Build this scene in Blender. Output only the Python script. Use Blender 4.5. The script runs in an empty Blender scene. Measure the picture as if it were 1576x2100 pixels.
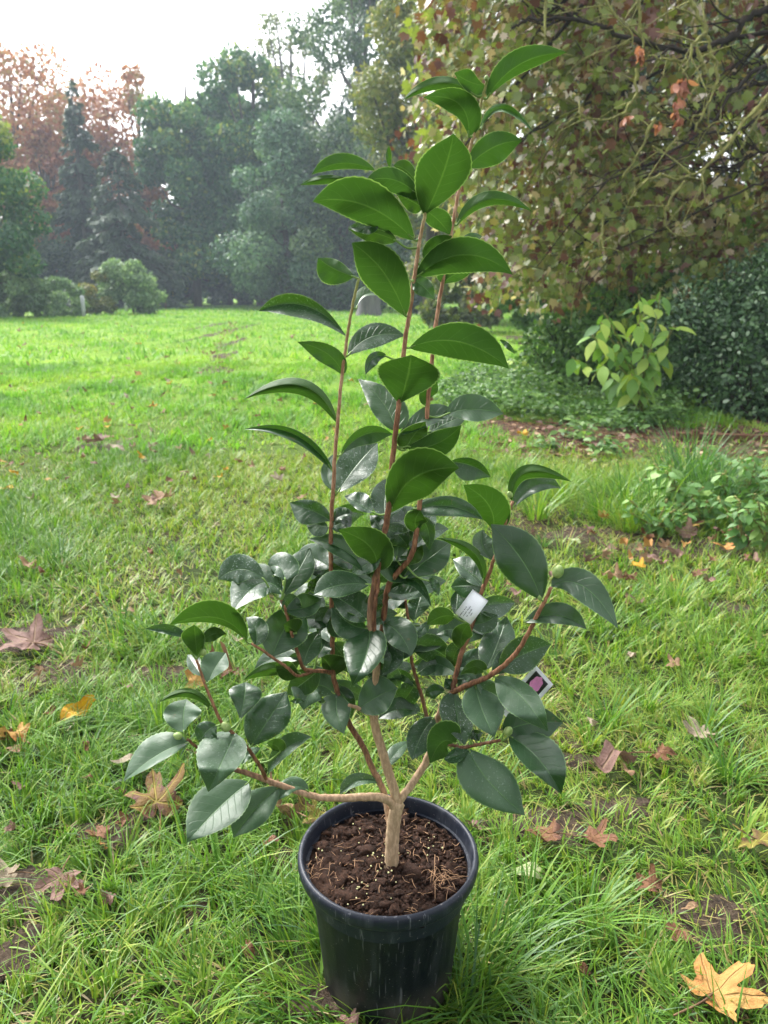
import bpy, math, random
import numpy as np
from mathutils import Vector, Matrix, noise
random.seed(7); RNG = np.random.default_rng(7)
R = math.radians
sc = bpy.context.scene
col = sc.collection
PI = math.pi

# ------------------------------------------------------------ camera
CH, PITCH, F = 0.87, R(15.9), 1578.0
cd = bpy.data.cameras.new('camera'); cam = bpy.data.objects.new('camera', cd); col.objects.link(cam)
cam.location = (0, 0, CH); cam.rotation_euler = (R(90) - PITCH, 0, 0)
cd.sensor_fit = 'VERTICAL'; cd.sensor_height = 24; cd.sensor_width = 18; cd.lens = F / 2100 * 24
cd.clip_start = 0.05; cd.clip_end = 600
cd.dof.use_dof = True; cd.dof.focus_distance = 0.86; cd.dof.aperture_fstop = 7.5
sc.camera = cam
# ------------------------------------------------------------ light
SUN_EL, SUN_ROT = R(48), R(-40)
w = bpy.data.worlds.new('World'); sc.world = w; w.use_nodes = True
nt = w.node_tree; nt.nodes.clear()
sky = nt.nodes.new('ShaderNodeTexSky'); sky.sky_type = 'NISHITA'; sky.sun_disc = False
sky.sun_elevation = SUN_EL; sky.sun_rotation = SUN_ROT; sky.dust_density = 3.0; sky.air_density = 1.0
hs = nt.nodes.new('ShaderNodeHueSaturation'); hs.inputs['Saturation'].default_value = 0.10
bg = nt.nodes.new('ShaderNodeBackground'); bg.inputs['Strength'].default_value = 0.15
wo = nt.nodes.new('ShaderNodeOutputWorld')
nt.links.new(sky.outputs[0], hs.inputs['Color']); nt.links.new(hs.outputs[0], bg.inputs[0]); nt.links.new(bg.outputs[0], wo.inputs[0])
sl = bpy.data.lights.new('sun', 'SUN'); sl.energy = 1.5; sl.angle = R(14); sl.color = (1, .97, .91)
so = bpy.data.objects.new('sun', sl); col.objects.link(so)
sd = Vector((math.sin(SUN_ROT) * math.cos(SUN_EL), math.cos(SUN_ROT) * math.cos(SUN_EL), math.sin(SUN_EL)))
so.rotation_euler = sd.to_track_quat('Z', 'Y').to_euler()
sc.view_settings.view_transform = 'Standard'; sc.view_settings.look = 'None'
sc.view_settings.exposure = 1.82; sc.view_settings.gamma = 1.0
cy = sc.cycles
cy.max_bounces = 6; cy.diffuse_bounces = 3; cy.glossy_bounces = 2; cy.transmission_bounces = 3
cy.transparent_max_bounces = 4; cy.volume_bounces = 0
cy.use_adaptive_sampling = True; cy.adaptive_threshold = 0.02
cy.sample_clamp_indirect = 6

# ------------------------------------------------------------ pixel -> world at a stated distance
def at(px, py, Y):
    "point on the ray through photo pixel (px,py) that stands Y metres ahead"
    u = (px - 788) / F; v = (1050 - py) / F
    dy = math.cos(PITCH) + v * math.sin(PITCH); dz = v * math.cos(PITCH) - math.sin(PITCH)
    t = Y / dy
    return np.array((u * t, Y, CH + dz * t))
def ground(px, py, z=0.0):
    u = (px - 788) / F; v = (1050 - py) / F
    dy = math.cos(PITCH) + v * math.sin(PITCH); dz = v * math.cos(PITCH) - math.sin(PITCH)
    t = (z - CH) / dz
    return np.array((u * t, dy * t, z))
def project(P):
    P = np.atleast_2d(P); y = P[:, 1]; z = P[:, 2] - CH
    d = y * math.cos(PITCH) - z * math.sin(PITCH); up = y * math.sin(PITCH) + z * math.cos(PITCH)
    d = np.maximum(d, 1e-3)
    return 788 + F * P[:, 0] / d, 1050 - F * up / d

# ------------------------------------------------------------ mesh helpers
def mk(name, V, Fs, mats, parent=None, tint=None, uv=None, mi=None, smooth=True, loc=None):
    V = np.asarray(V, dtype=np.float32)
    if not isinstance(Fs, (list, tuple)): Fs = [Fs]
    Fs = [np.asarray(f, dtype=np.int32) for f in Fs if len(f)]
    me = bpy.data.meshes.new(name)
    me.vertices.add(len(V)); me.vertices.foreach_set('co', V.ravel())
    li = np.concatenate([f.ravel() for f in Fs])
    tot = np.concatenate([np.full(len(f), f.shape[1], dtype=np.int32) for f in Fs])
    st = np.concatenate(([0], np.cumsum(tot)[:-1])).astype(np.int32)
    me.loops.add(len(li)); me.loops.foreach_set('vertex_index', li)
    me.polygons.add(len(tot)); me.polygons.foreach_set('loop_start', st)
    if smooth: me.polygons.foreach_set('use_smooth', np.ones(len(tot), dtype=bool))
    if mi is not None: me.polygons.foreach_set('material_index', np.asarray(mi, dtype=np.int32))
    if tint is not None:
        a = me.attributes.new('tint', 'FLOAT', 'POINT'); a.data.foreach_set('value', np.asarray(tint, dtype=np.float32))
    if uv is not None:
        l = me.uv_layers.new(name='UVMap'); l.data.foreach_set('uv', np.asarray(uv, dtype=np.float32)[li].ravel())
    me.update(calc_edges=True)
    for m in (mats if isinstance(mats, (list, tuple)) else [mats]): me.materials.append(m)
    o = bpy.data.objects.new(name, me); col.objects.link(o)
    if parent: o.parent = parent
    if loc is not None: o.location = loc
    return o
def tag(o, label=None, cat=None, group=None, kind=None):
    if label: o['label'] = label
    if cat: o['category'] = cat
    if group: o['group'] = group
    if kind: o['kind'] = kind
    return o
def empty(name, loc, label, cat, group=None):
    o = bpy.data.objects.new(name, None); col.objects.link(o); o.location = loc; o.empty_display_size = .1
    return tag(o, label, cat, group)
class MB:
    "collects pieces for one mesh"
    def __init__(s): s.V = []; s.F = {}; s.T = []; s.n = 0
    def add(s, V, F, t=0.5):
        V = np.asarray(V, dtype=float).reshape(-1, 3)
        for f in (F if isinstance(F, list) else [F]):
            f = np.asarray(f)
            if len(f): s.F.setdefault(f.shape[1], []).append(f + s.n)
        s.V.append(V); s.n += len(V)
        s.T.append(np.broadcast_to(np.asarray(t, dtype=float), (len(V),)))
    def build(s, name, mats, parent=None, origin=None, smooth=True):
        V = np.concatenate(s.V)
        if origin is not None: V = V - np.asarray(origin)
        return mk(name, V, [np.concatenate(f) for f in s.F.values()], mats, parent, tint=np.concatenate(s.T), smooth=smooth)
def tube(P, r, n=8, cap=True, wob=0.0):
    P = np.asarray(P, dtype=float); m = len(P); r = np.broadcast_to(np.asarray(r, dtype=float), (m,))
    T = np.gradient(P, axis=0); T /= np.linalg.norm(T, axis=1)[:, None] + 1e-12
    up = np.array((0.3, 0.9, 0.1)) if abs(T[0][2]) > .7 else np.array((0, 0, 1.0))
    A = np.cross(T, up); A /= np.linalg.norm(A, axis=1)[:, None] + 1e-9
    B = np.cross(T, A)
    an = np.arange(n) * 2 * PI / n
    rr = r[:, None] * (1 + wob * (RNG.random((m, n)) - .5))
    V = P[:, None] + rr[..., None] * (np.cos(an)[None, :, None] * A[:, None] + np.sin(an)[None, :, None] * B[:, None])
    V = V.reshape(-1, 3)
    i = np.arange(m - 1)[:, None] * n + np.arange(n)[None]; j = np.arange(m - 1)[:, None] * n + (np.arange(n)[None] + 1) % n
    Fq = np.stack([i, j, j + n, i + n], -1).reshape(-1, 4)
    Fs = [Fq]
    if cap: Fs.append(np.arange((m - 1) * n, m * n)[None, :])
    return V, Fs
def smooth_path(P, k=6):
    "Catmull-Rom through the given points"
    P = np.asarray(P, dtype=float); Q = np.concatenate([[2 * P[0] - P[1]], P, [2 * P[-1] - P[-2]]]); out = []
    for i in range(1, len(Q) - 2):
        for t in np.arange(k) / k:
            a, b, c, d = Q[i - 1], Q[i], Q[i + 1], Q[i + 2]
            out.append(.5 * (2 * b + (c - a) * t + (2 * a - 5 * b + 4 * c - d) * t * t + (3 * b - 3 * c + d - a) * t ** 3))
    out.append(P[-1]); return np.array(out)
def lathe(prof, n=96, rib=None):
    prof = np.asarray(prof, dtype=float); m = len(prof); a = np.arange(n) * 2 * PI / n
    rr = prof[:, 0][:, None] * np.ones(n)[None]
    if rib is not None: rr = rr + rib(prof, a)
    V = np.stack([rr * np.cos(a), rr * np.sin(a), prof[:, 1][:, None] * np.ones(n)], -1).reshape(-1, 3)
    i = np.arange(m - 1)[:, None] * n + np.arange(n)[None]; j = np.arange(m - 1)[:, None] * n + (np.arange(n)[None] + 1) % n
    return V, np.stack([i, j, j + n, i + n], -1).reshape(-1, 4)
def box(c, s, rz=0.0):
    c = np.asarray(c, float); s = np.asarray(s, float) / 2
    V = np.array([(x, y, z) for x in (-1, 1) for y in (-1, 1) for z in (-1, 1)]) * s
    ca, sa = math.cos(rz), math.sin(rz)
    V = np.stack([V[:, 0] * ca - V[:, 1] * sa, V[:, 0] * sa + V[:, 1] * ca, V[:, 2]], -1) + c
    return V, np.array([(0, 1, 3, 2), (4, 6, 7, 5), (0, 4, 5, 1), (2, 3, 7, 6), (0, 2, 6, 4), (1, 5, 7, 3)])

# ------------------------------------------------------------ materials
def new_mat(name):
    m = bpy.data.materials.new(name); m.use_nodes = True; t = m.node_tree; t.nodes.clear()
    o = t.nodes.new('ShaderNodeOutputMaterial'); return m, t, o
class G:
    "terse node graph builder"
    def __init__(s, t): s.t = t
    def n(s, typ, **kw):
        x = s.t.nodes.new(typ)
        for k, v in kw.items(): setattr(x, k, v)
        return x
    def l(s, a, b): s.t.links.new(a, b)
    def math(s, op, a, b=None, clamp=False):
        x = s.n('ShaderNodeMath', operation=op); x.use_clamp = clamp
        for i, v in enumerate((a, b)):
            if v is None: continue
            if isinstance(v, (int, float)): x.inputs[i].default_value = v
            else: s.l(v, x.inputs[i])
        return x.outputs[0]
    def mix(s, f, a, b):
        x = s.n('ShaderNodeMix', data_type='RGBA')
        for k, v in ((0, f), (6, a), (7, b)):
            if isinstance(v, (int, float)): x.inputs[k].default_value = v
            elif isinstance(v, tuple): x.inputs[k].default_value = (*v[:3], 1)
            else: s.l(v, x.inputs[k])
        return x.outputs[2]
    def noise(s, scale, detail=3, rough=.6, vec=None, co='Object'):
        x = s.n('ShaderNodeTexNoise'); x.inputs['Scale'].default_value = scale; x.inputs['Detail'].default_value = detail
        x.inputs['Roughness'].default_value = rough
        if vec is None: vec = s.n('ShaderNodeTexCoord').outputs[co]
        s.l(vec, x.inputs['Vector']); return x.outputs['Fac']
    def ramp(s, f, stops, interp='LINEAR'):
        x = s.n('ShaderNodeValToRGB'); x.color_ramp.interpolation = interp
        e = x.color_ramp.elements
        while len(e) < len(stops): e.new(.5)
        for i, (p, c) in enumerate(stops):
            e[i].position = p; e[i].color = (*(c if isinstance(c, tuple) else (c, c, c)), 1)
        s.l(f, x.inputs[0]); return x.outputs[0]
    def step(s, f, a, b):
        x = s.n('ShaderNodeMapRange'); x.interpolation_type = 'SMOOTHSTEP'
        x.inputs[1].default_value = a; x.inputs[2].default_value = b; s.l(f, x.inputs[0]); return x.outputs[0]
    def attr(s, name='tint'):
        x = s.n('ShaderNodeAttribute'); x.attribute_name = name; return x.outputs['Fac']
    def bsdf(s, colr, rough=.6, spec=.5, bump=None, bd=.02, bs=.5, trans=0, tcol=None, coat=0):
        p = s.n('ShaderNodeBsdfPrincipled')
        if isinstance(colr, tuple): p.inputs['Base Color'].default_value = (*colr, 1)
        else: s.l(colr, p.inputs['Base Color'])
        if isinstance(rough, (int, float)): p.inputs['Roughness'].default_value = rough
        else: s.l(rough, p.inputs['Roughness'])
        if isinstance(spec, (int, float)): p.inputs['Specular IOR Level'].default_value = spec
        else: s.l(spec, p.inputs['Specular IOR Level'])
        if coat: p.inputs['Coat Weight'].default_value = coat; p.inputs['Coat Roughness'].default_value = .15
        if bump is not None:
            b = s.n('ShaderNodeBump'); b.inputs['Distance'].default_value = bd; b.inputs['Strength'].default_value = bs
            s.l(bump, b.inputs['Height']); s.l(b.outputs[0], p.inputs['Normal'])
        if not trans: return p.outputs[0]
        tr = s.n('ShaderNodeBsdfTranslucent'); tc = tcol if tcol is not None else colr
        if isinstance(tc, tuple): tr.inputs[0].default_value = (*tc, 1)
        else: s.l(tc, tr.inputs[0])
        m = s.n('ShaderNodeMixShader'); m.inputs[0].default_value = trans
        s.l(p.outputs[0], m.inputs[1]); s.l(tr.outputs[0], m.inputs[2]); return m.outputs[0]
def foliage(name, stops, rough=.5, trans=.3, spec=.5, tboost=1.5):
    m, t, o = new_mat(name); g = G(t)
    c = g.ramp(g.attr(), stops)
    tc = g.n('ShaderNodeVectorMath', operation='MULTIPLY'); g.l(c, tc.inputs[0]); tc.inputs[1].default_value = (tboost * 1.1, tboost * 1.15, tboost * .6)
    g.l(g.bsdf(c, rough, spec, trans=trans, tcol=tc.outputs[0]), o.inputs[0]); return m
def bark(name, a, b, scale=20, rough=.8, bd=.01, stretch=(1, 1, .25)):
    m, t, o = new_mat(name); g = G(t)
    mp = g.n('ShaderNodeMapping'); mp.inputs['Scale'].default_value = stretch; g.l(g.n('ShaderNodeTexCoord').outputs['Object'], mp.inputs[0])
    nz = g.noise(scale, 5, .7, mp.outputs[0])
    g.l(g.bsdf(g.ramp(nz, [(.3, a), (.7, b)]), rough, .3, nz, bd), o.inputs[0]); return m
def camellia_mat():
    m, t, o = new_mat('camellia_leaf'); g = G(t)
    uv = g.n('ShaderNodeUVMap'); uv.uv_map = 'UVMap'; sp = g.n('ShaderNodeSeparateXYZ'); g.l(uv.outputs[0], sp.inputs[0])
    u, v = sp.outputs[0], sp.outputs[1]                     # u 0..1 across, v along
    d = g.math('MULTIPLY', g.math('ABSOLUTE', g.math('SUBTRACT', u, .5)), 2)   # 0 midrib .. 1 edge
    age = g.attr('tint')                                    # 0 young .. 1 old and dusty
    nz = g.noise(9, 4, .6)
    fine = g.noise(420, 4, .7)
    mid = g.math('SUBTRACT', 1, g.step(d, .01, .05))
    edge = g.step(d, .93, .99)
    ph = g.math('SUBTRACT', g.math('MULTIPLY', v, 8.5), g.math('MULTIPLY', d, 1.7))
    ph = g.math('ADD', ph, g.math('MULTIPLY', nz, .9))
    fr = g.math('ABSOLUTE', g.math('SUBTRACT', g.math('FRACT', ph), .5))
    vein = g.math('MULTIPLY', g.math('SUBTRACT', 1, g.step(fr, .0, .05)), g.math('SUBTRACT', 1, g.step(d, .6, .9)))
    top = g.ramp(age, [(0, (.035, .10, .018)), (.4, (.019, .066, .018)), (.75, (.013, .050, .014)), (1, (.024, .075, .025))])
    top = g.mix(g.math('MULTIPLY', g.step(nz, .35, .7), .3), top, (.016, .05, .014))
    oi = g.n('ShaderNodeObjectInfo').outputs['Random']
    dust = g.math('MULTIPLY', g.math('POWER', oi, 1.6), g.math('MULTIPLY', g.step(fine, .56, .66), g.math('MULTIPLY', g.step(age, .35, .7), g.step(g.noise(60, 2, .5), .36, .56))))
    top = g.mix(g.math('MULTIPLY', dust, .75), top, (.40, .48, .42))
    film = g.math('MULTIPLY', g.step(age, .84, .96), g.math('ADD', .22, g.math('MULTIPLY', g.noise(90, 3, .6), .35)))
    top = g.mix(g.math('MULTIPLY', film, .55), top, (.11, .20, .11))
    top = g.mix(g.math('MULTIPLY', vein, .13), top, (.09, .17, .07))
    top = g.mix(g.math('MULTIPLY', mid, .4), top, (.14, .27, .10))
    top = g.mix(g.math('MULTIPLY', edge, .35), top, (.22, .36, .14))
    blem = g.math('MULTIPLY', g.step(g.noise(95, 2, .5), .72, .77), .7); top = g.mix(blem, top, (.10, .075, .03))
    und = g.ramp(age, [(0, (.034, .085, .020)), (.5, (.030, .080, .011)), (1, (.032, .065, .014))])
    und = g.mix(g.math('MULTIPLY', g.step(nz, .3, .7), .3), und, (.05, .11, .022))
    und = g.mix(g.math('MULTIPLY', vein, .22), und, (.08, .16, .045))
    und = g.mix(g.math('MULTIPLY', mid, .26), und, (.15, .26, .08))
    und = g.mix(g.math('MULTIPLY', edge, .6), und, (.32, .46, .2))
    bk = g.n('ShaderNodeNewGeometry').outputs['Backfacing']
    c = g.mix(bk, top, und)
    rough = g.math('ADD', g.math('MULTIPLY', bk, .22), g.math('ADD', .37, g.math('MULTIPLY', film, .35)))
    hgt = g.math('ADD', g.math('MULTIPLY', vein, -.18), g.math('ADD', g.math('MULTIPLY', mid, -.6), g.math('MULTIPLY', g.noise(70, 2, .5), .9)))
    tc = g.n('ShaderNodeVectorMath', operation='MULTIPLY'); g.l(und, tc.inputs[0]); tc.inputs[1].default_value = (1.9, 2.1, .9)
    g.l(g.bsdf(c, rough, g.math('SUBTRACT', .62, g.math('MULTIPLY', bk, .4)), hgt, .0026, .5, trans=.20, tcol=tc.outputs[0]), o.inputs[0])
    return m
M_LEAF = camellia_mat()
def stem_mat():
    m, t, o = new_mat('camellia_stem'); g = G(t)
    a = g.attr()
    mp = g.n('ShaderNodeMapping'); mp.inputs['Scale'].default_value = (1, 1, .3); g.l(g.n('ShaderNodeTexCoord').outputs['Object'], mp.inputs[0])
    nz = g.noise(300, 4, .65, mp.outputs[0]); n2 = g.noise(60, 3, .6)
    c1 = g.ramp(a, [(0, (.58, .42, .27)), (.28, (.50, .33, .21)), (.45, (.24, .11, .055)), (.7, (.42, .21, .12)), (.86, (.62, .38, .25)), (1, (.30, .36, .10))])
    c2 = g.ramp(a, [(0, (.40, .28, .17)), (.28, (.32, .20, .12)), (.45, (.10, .045, .025)), (.7, (.22, .095, .05)), (.86, (.34, .17, .10)), (1, (.22, .28, .07))])
    c = g.mix(g.step(nz, .4, .62), c2, c1)
    c = g.mix(g.math('MULTIPLY', g.step(n2, .55, .7), .5), c, c2)
    g.l(g.bsdf(c, .62, .3, nz, .0006, .5), o.inputs[0]); return m
M_STEM = stem_mat()
def bud_mat():
    m, t, o = new_mat('flower_bud'); g = G(t)
    c = g.ramp(g.noise(120, 3), [(.3, (.20, .34, .08)), (.7, (.40, .50, .18))]); g.l(g.bsdf(c, .45, .5, trans=.1), o.inputs[0]); return m
M_BUD = bud_mat()
def pot_mat(name, base, dusty):
    m, t, o = new_mat(name); g = G(t)
    mp = g.n('ShaderNodeMapping'); mp.inputs['Scale'].default_value = (1, 1, .15); g.l(g.n('ShaderNodeTexCoord').outputs['Object'], mp.inputs[0])
    streak = g.noise(45, 5, .65, mp.outputs[0]); sp = g.noise(340, 3, .6); big = g.noise(14, 4, .6)
    z = g.n('ShaderNodeSeparateXYZ'); g.l(g.n('ShaderNodeTexCoord').outputs['Object'], z.inputs[0])
    low = g.math('SUBTRACT', 1, g.step(z.outputs[2], .005, .07))
    c = g.mix(g.math('MULTIPLY', g.step(streak, .5, .75), .45 * dusty), base, (.10, .11, .13))
    c = g.mix(g.math('MULTIPLY', g.step(sp, .66, .73), .7), c, (.30, .28, .26))
    c = g.mix(g.math('MULTIPLY', g.math('MULTIPLY', g.step(big, .38, .62), low), .75), c, (.13, .11, .095))
    scr = g.n('ShaderNodeMapping'); scr.inputs['Scale'].default_value = (1, 1, .03); g.l(g.n('ShaderNodeTexCoord').outputs['Object'], scr.inputs[0])
    c = g.mix(g.math('MULTIPLY', g.step(g.noise(260, 2, .5, scr.outputs[0]), .64, .72), .38), c, (.22, .22, .25))
    g.l(g.bsdf(c, g.math('ADD', .34, g.math('MULTIPLY', streak, .25)), .34, sp, .0006, .3), o.inputs[0]); return m
M_POT = pot_mat('navy_plastic', (.0025, .004, .010), .5); M_RIM = pot_mat('navy_plastic_rim', (.010, .014, .025), 1.0)
def soil_mat(name, stops, sc1=60, bd=.01):
    m, t, o = new_mat(name); g = G(t)
    n1 = g.noise(sc1, 6, .7); n2 = g.noise(sc1 * 5, 4, .7)
    c = g.ramp(g.math('ADD', g.math('MULTIPLY', n1, .6), g.math('MULTIPLY', n2, .4)), stops)
    g.l(g.bsdf(c, .9, .2, n2, bd, .8), o.inputs[0]); return m
M_SOIL = soil_mat('potting_soil', [(.36, (.008, .005, .003)), (.5, (.028, .014, .009)), (.62, (.075, .038, .023)), (.75, (.16, .09, .055))], 70, .004)
M_CLOD = soil_mat('soil_clod', [(.35, (.012, .007, .005)), (.55, (.05, .025, .016)), (.75, (.15, .08, .05))], 120, .003)
def plain(name, c, rough=.6, spec=.4, var=.25, scale=60, trans=0):
    m, t, o = new_mat(name); g = G(t)
    cc = g.ramp(g.noise(scale, 3), [(.3, tuple(x * (1 - var) for x in c)), (.7, tuple(min(1, x * (1 + var)) for x in c))])
    g.l(g.bsdf(cc, rough, spec, trans=trans), o.inputs[0]); return m
def ground_mat():
    m, t, o = new_mat('lawn_soil'); g = G(t)
    tc = g.n('ShaderNodeTexCoord').outputs['Object']
    y = g.n('ShaderNodeSeparateXYZ'); g.l(tc, y.inputs[0])
    n1 = g.noise(2.2, 6, .65); n2 = g.noise(45, 5, .75); n3 = g.noise(.35, 4, .6)
    soil = g.ramp(n2, [(.3, (.018, .013, .008)), (.5, (.05, .036, .020)), (.62, (.10, .075, .042)), (.8, (.2, .15, .09))])
    thatch = g.ramp(n2, [(.3, (.012, .02, .006)), (.55, (.04, .06, .014)), (.75, (.12, .13, .04))])
    near = g.mix(g.step(n1, .38, .5), soil, thatch)
    far = g.ramp(g.math('ADD', g.math('MULTIPLY', n3, .6), g.math('MULTIPLY', n1, .4)), [(.3, (.08, .15, .02)), (.5, (.15, .27, .025)), (.7, (.24, .38, .035))])
    far = g.mix(g.math('MULTIPLY', g.step(n2, .5, .7), .4), far, (.05, .12, .015))
    c = g.mix(g.step(y.outputs[1], 2.5, 8.0), near, far)
    g.l(g.bsdf(c, .95, .15, n2, .03, .6), o.inputs[0]); return m
M_GROUND = ground_mat()
GREENRAMP = [(0, (.26, .18, .09)), (.14, (.36, .31, .10)), (.22, (.30, .36, .055)), (.5, (.145, .275, .03)), (.75, (.07, .18, .02)), (1, (.055, .13, .05))]
M_GRASS = foliage('grass_blade', GREENRAMP, .45, .28, .4, 1.5)
M_GRASSF = foliage('meadow_blade', [(0, (.30, .26, .10)), (.2, (.28, .40, .055)), (.55, (.14, .31, .04)), (1, (.06, .17, .025))], .55, .35, .3, 1.5)
M_TRUNK = bark('tree_bark', (.03, .024, .018), (.11, .09, .07), 6, .85, .03)
M_DKBARK = bark('dark_bark', (.012, .009, .007), (.05, .038, .028), 12, .85, .01)
M_LICHEN = bark('lichen_bark', (.10, .09, .04), (.34, .34, .10), 60, .85, .004)
RAMPS = {
 'chestnut': [(0, (.15, .045, .025)), (.4, (.34, .12, .06)), (.7, (.44, .20, .10)), (1, (.32, .26, .10))],
 'spruce': [(0, (.022, .05, .03)), (.6, (.06, .105, .06)), (1, (.11, .15, .08))],
 'green': [(0, (.016, .065, .025)), (.5, (.042, .14, .048)), (.85, (.11, .22, .055)), (1, (.30, .34, .06))],
 'greygreen': [(0, (.035, .085, .055)), (.5, (.08, .17, .10)), (1, (.18, .28, .15))],
 'dark': [(0, (.012, .038, .02)), (.6, (.038, .09, .042)), (1, (.12, .19, .07))],
 'olive': [(0, (.04, .065, .02)), (.5, (.11, .15, .04)), (1, (.26, .26, .08))],
 'yellowgreen': [(0, (.06, .09, .02)), (.5, (.15, .18, .045)), (.8, (.26, .25, .06)), (1, (.33, .24, .06))],
 'maple': [(0, (.11, .035, .028)), (.14, (.20, .09, .055)), (.28, (.15, .20, .045)), (.56, (.26, .32, .065)), (.7, (.36, .28, .10)), (.84, (.50, .38, .26)), (1, (.72, .62, .55))],
 'shrub': [(0, (.018, .05, .022)), (.5, (.055, .12, .05)), (.8, (.13, .24, .10)), (1, (.40, .50, .36))],
 'cover': [(0, (.03, .08, .02)), (.5, (.085, .19, .04)), (1, (.22, .36, .09))],
 'bigleaf': [(0, (.06, .17, .03)), (.5, (.17, .33, .05)), (1, (.42, .52, .09))],
 'nettle': [(0, (.05, .13, .03)), (.6, (.10, .23, .05)), (1, (.22, .36, .08))],
 'palebush': [(0, (.06, .12, .05)), (.5, (.14, .24, .11)), (1, (.3, .42, .2))],
}
FM = {k: foliage('foliage_' + k, v, .38 if k in ('shrub', 'maple') else .55, .25, .5) for k, v in RAMPS.items()}

# ------------------------------------------------------------ leaf scatter
T_RHOMB = (np.array([(0, 0, 0), (.32, .45, .06), (0, 1, 0), (-.32, .45, .06)]), [np.array([(0, 1, 2, 3)])])
T_LEAF = (np.array([(0, 0, 0), (.26, .3, .07), (.24, .65, .06), (0, 1, -.08), (-.24, .65, .06), (-.26, .3, .07), (0, .5, 0)]),
          [np.array([(0, 1, 2, 6), (6, 2, 3, 4), (0, 6, 4, 5)])])
_m = [(0, 0), (.16, -.04), (.34, .04), (.3, .2), (.56, .32), (.36, .44), (.46, .72), (.2, .6), (.12, .78), (0, 1.05)]
_mp = _m + [(-x, y) for x, y in _m[:0:-1] if x != 0]
_mp = [(x, y) for x, y in _mp]
T_MAPLE = (np.array([(x, y, .12 * abs(x) - .12 * y * y) for x, y in _mp] + [(0, .35, 0)]),
           [np.array([(len(_mp), i, (i + 1) % len(_mp)) for i in range(len(_mp))])])
_g = [(0, 0, 0)] + [(s * wd, y, .12 * wd - .15 * y * y) for y, wd in ((.2, .2), (.45, .27), (.7, .2)) for s in (1, -1)] + [(0, 1, -.22)] + [(0, y, -.15 * y * y) for y in (.2, .45, .7)]
T_OVAL = (np.array(_g), [np.array([(0, 1, 8, 0), (1, 3, 9, 8), (3, 5, 10, 9)]), np.array([(2, 0, 8), (5, 7, 10), (10, 7, 6)]), np.array([(4, 2, 8, 9), (6, 4, 9, 10)])])
T_OVAL[1][0] = np.array([(1, 3, 9, 8), (3, 5, 10, 9)]); T_OVAL[1].append(np.array([(0, 1, 8)]))
def basis(ydir, jitter, up=None):
    "per-leaf frames: y axis along ydir, normal roughly towards up"
    n = len(ydir); y = ydir + jitter * RNG.normal(size=(n, 3)); y /= np.linalg.norm(y, axis=1)[:, None] + 1e-9
    z = (np.array((0, 0, 1.0)) if up is None else up) + jitter * RNG.normal(size=(n, 3))
    x = np.cross(y, z); x /= np.linalg.norm(x, axis=1)[:, None] + 1e-9
    z = np.cross(x, y); return x, y, z
def leaves(P, fr, size, T):
    x, y, z = fr; t, Fs = T; k = len(t); n = len(P)
    s = np.broadcast_to(np.asarray(size, dtype=float), (n,))[:, None, None]
    V = P[:, None] + s * (t[None, :, 0, None] * x[:, None] + t[None, :, 1, None] * y[:, None] + t[None, :, 2, None] * z[:, None])
    off = (np.arange(n) * k)[:, None, None]
    return V.reshape(-1, 3), [(f[None] + off).reshape(-1, f.shape[1]) for f in Fs], k

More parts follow.
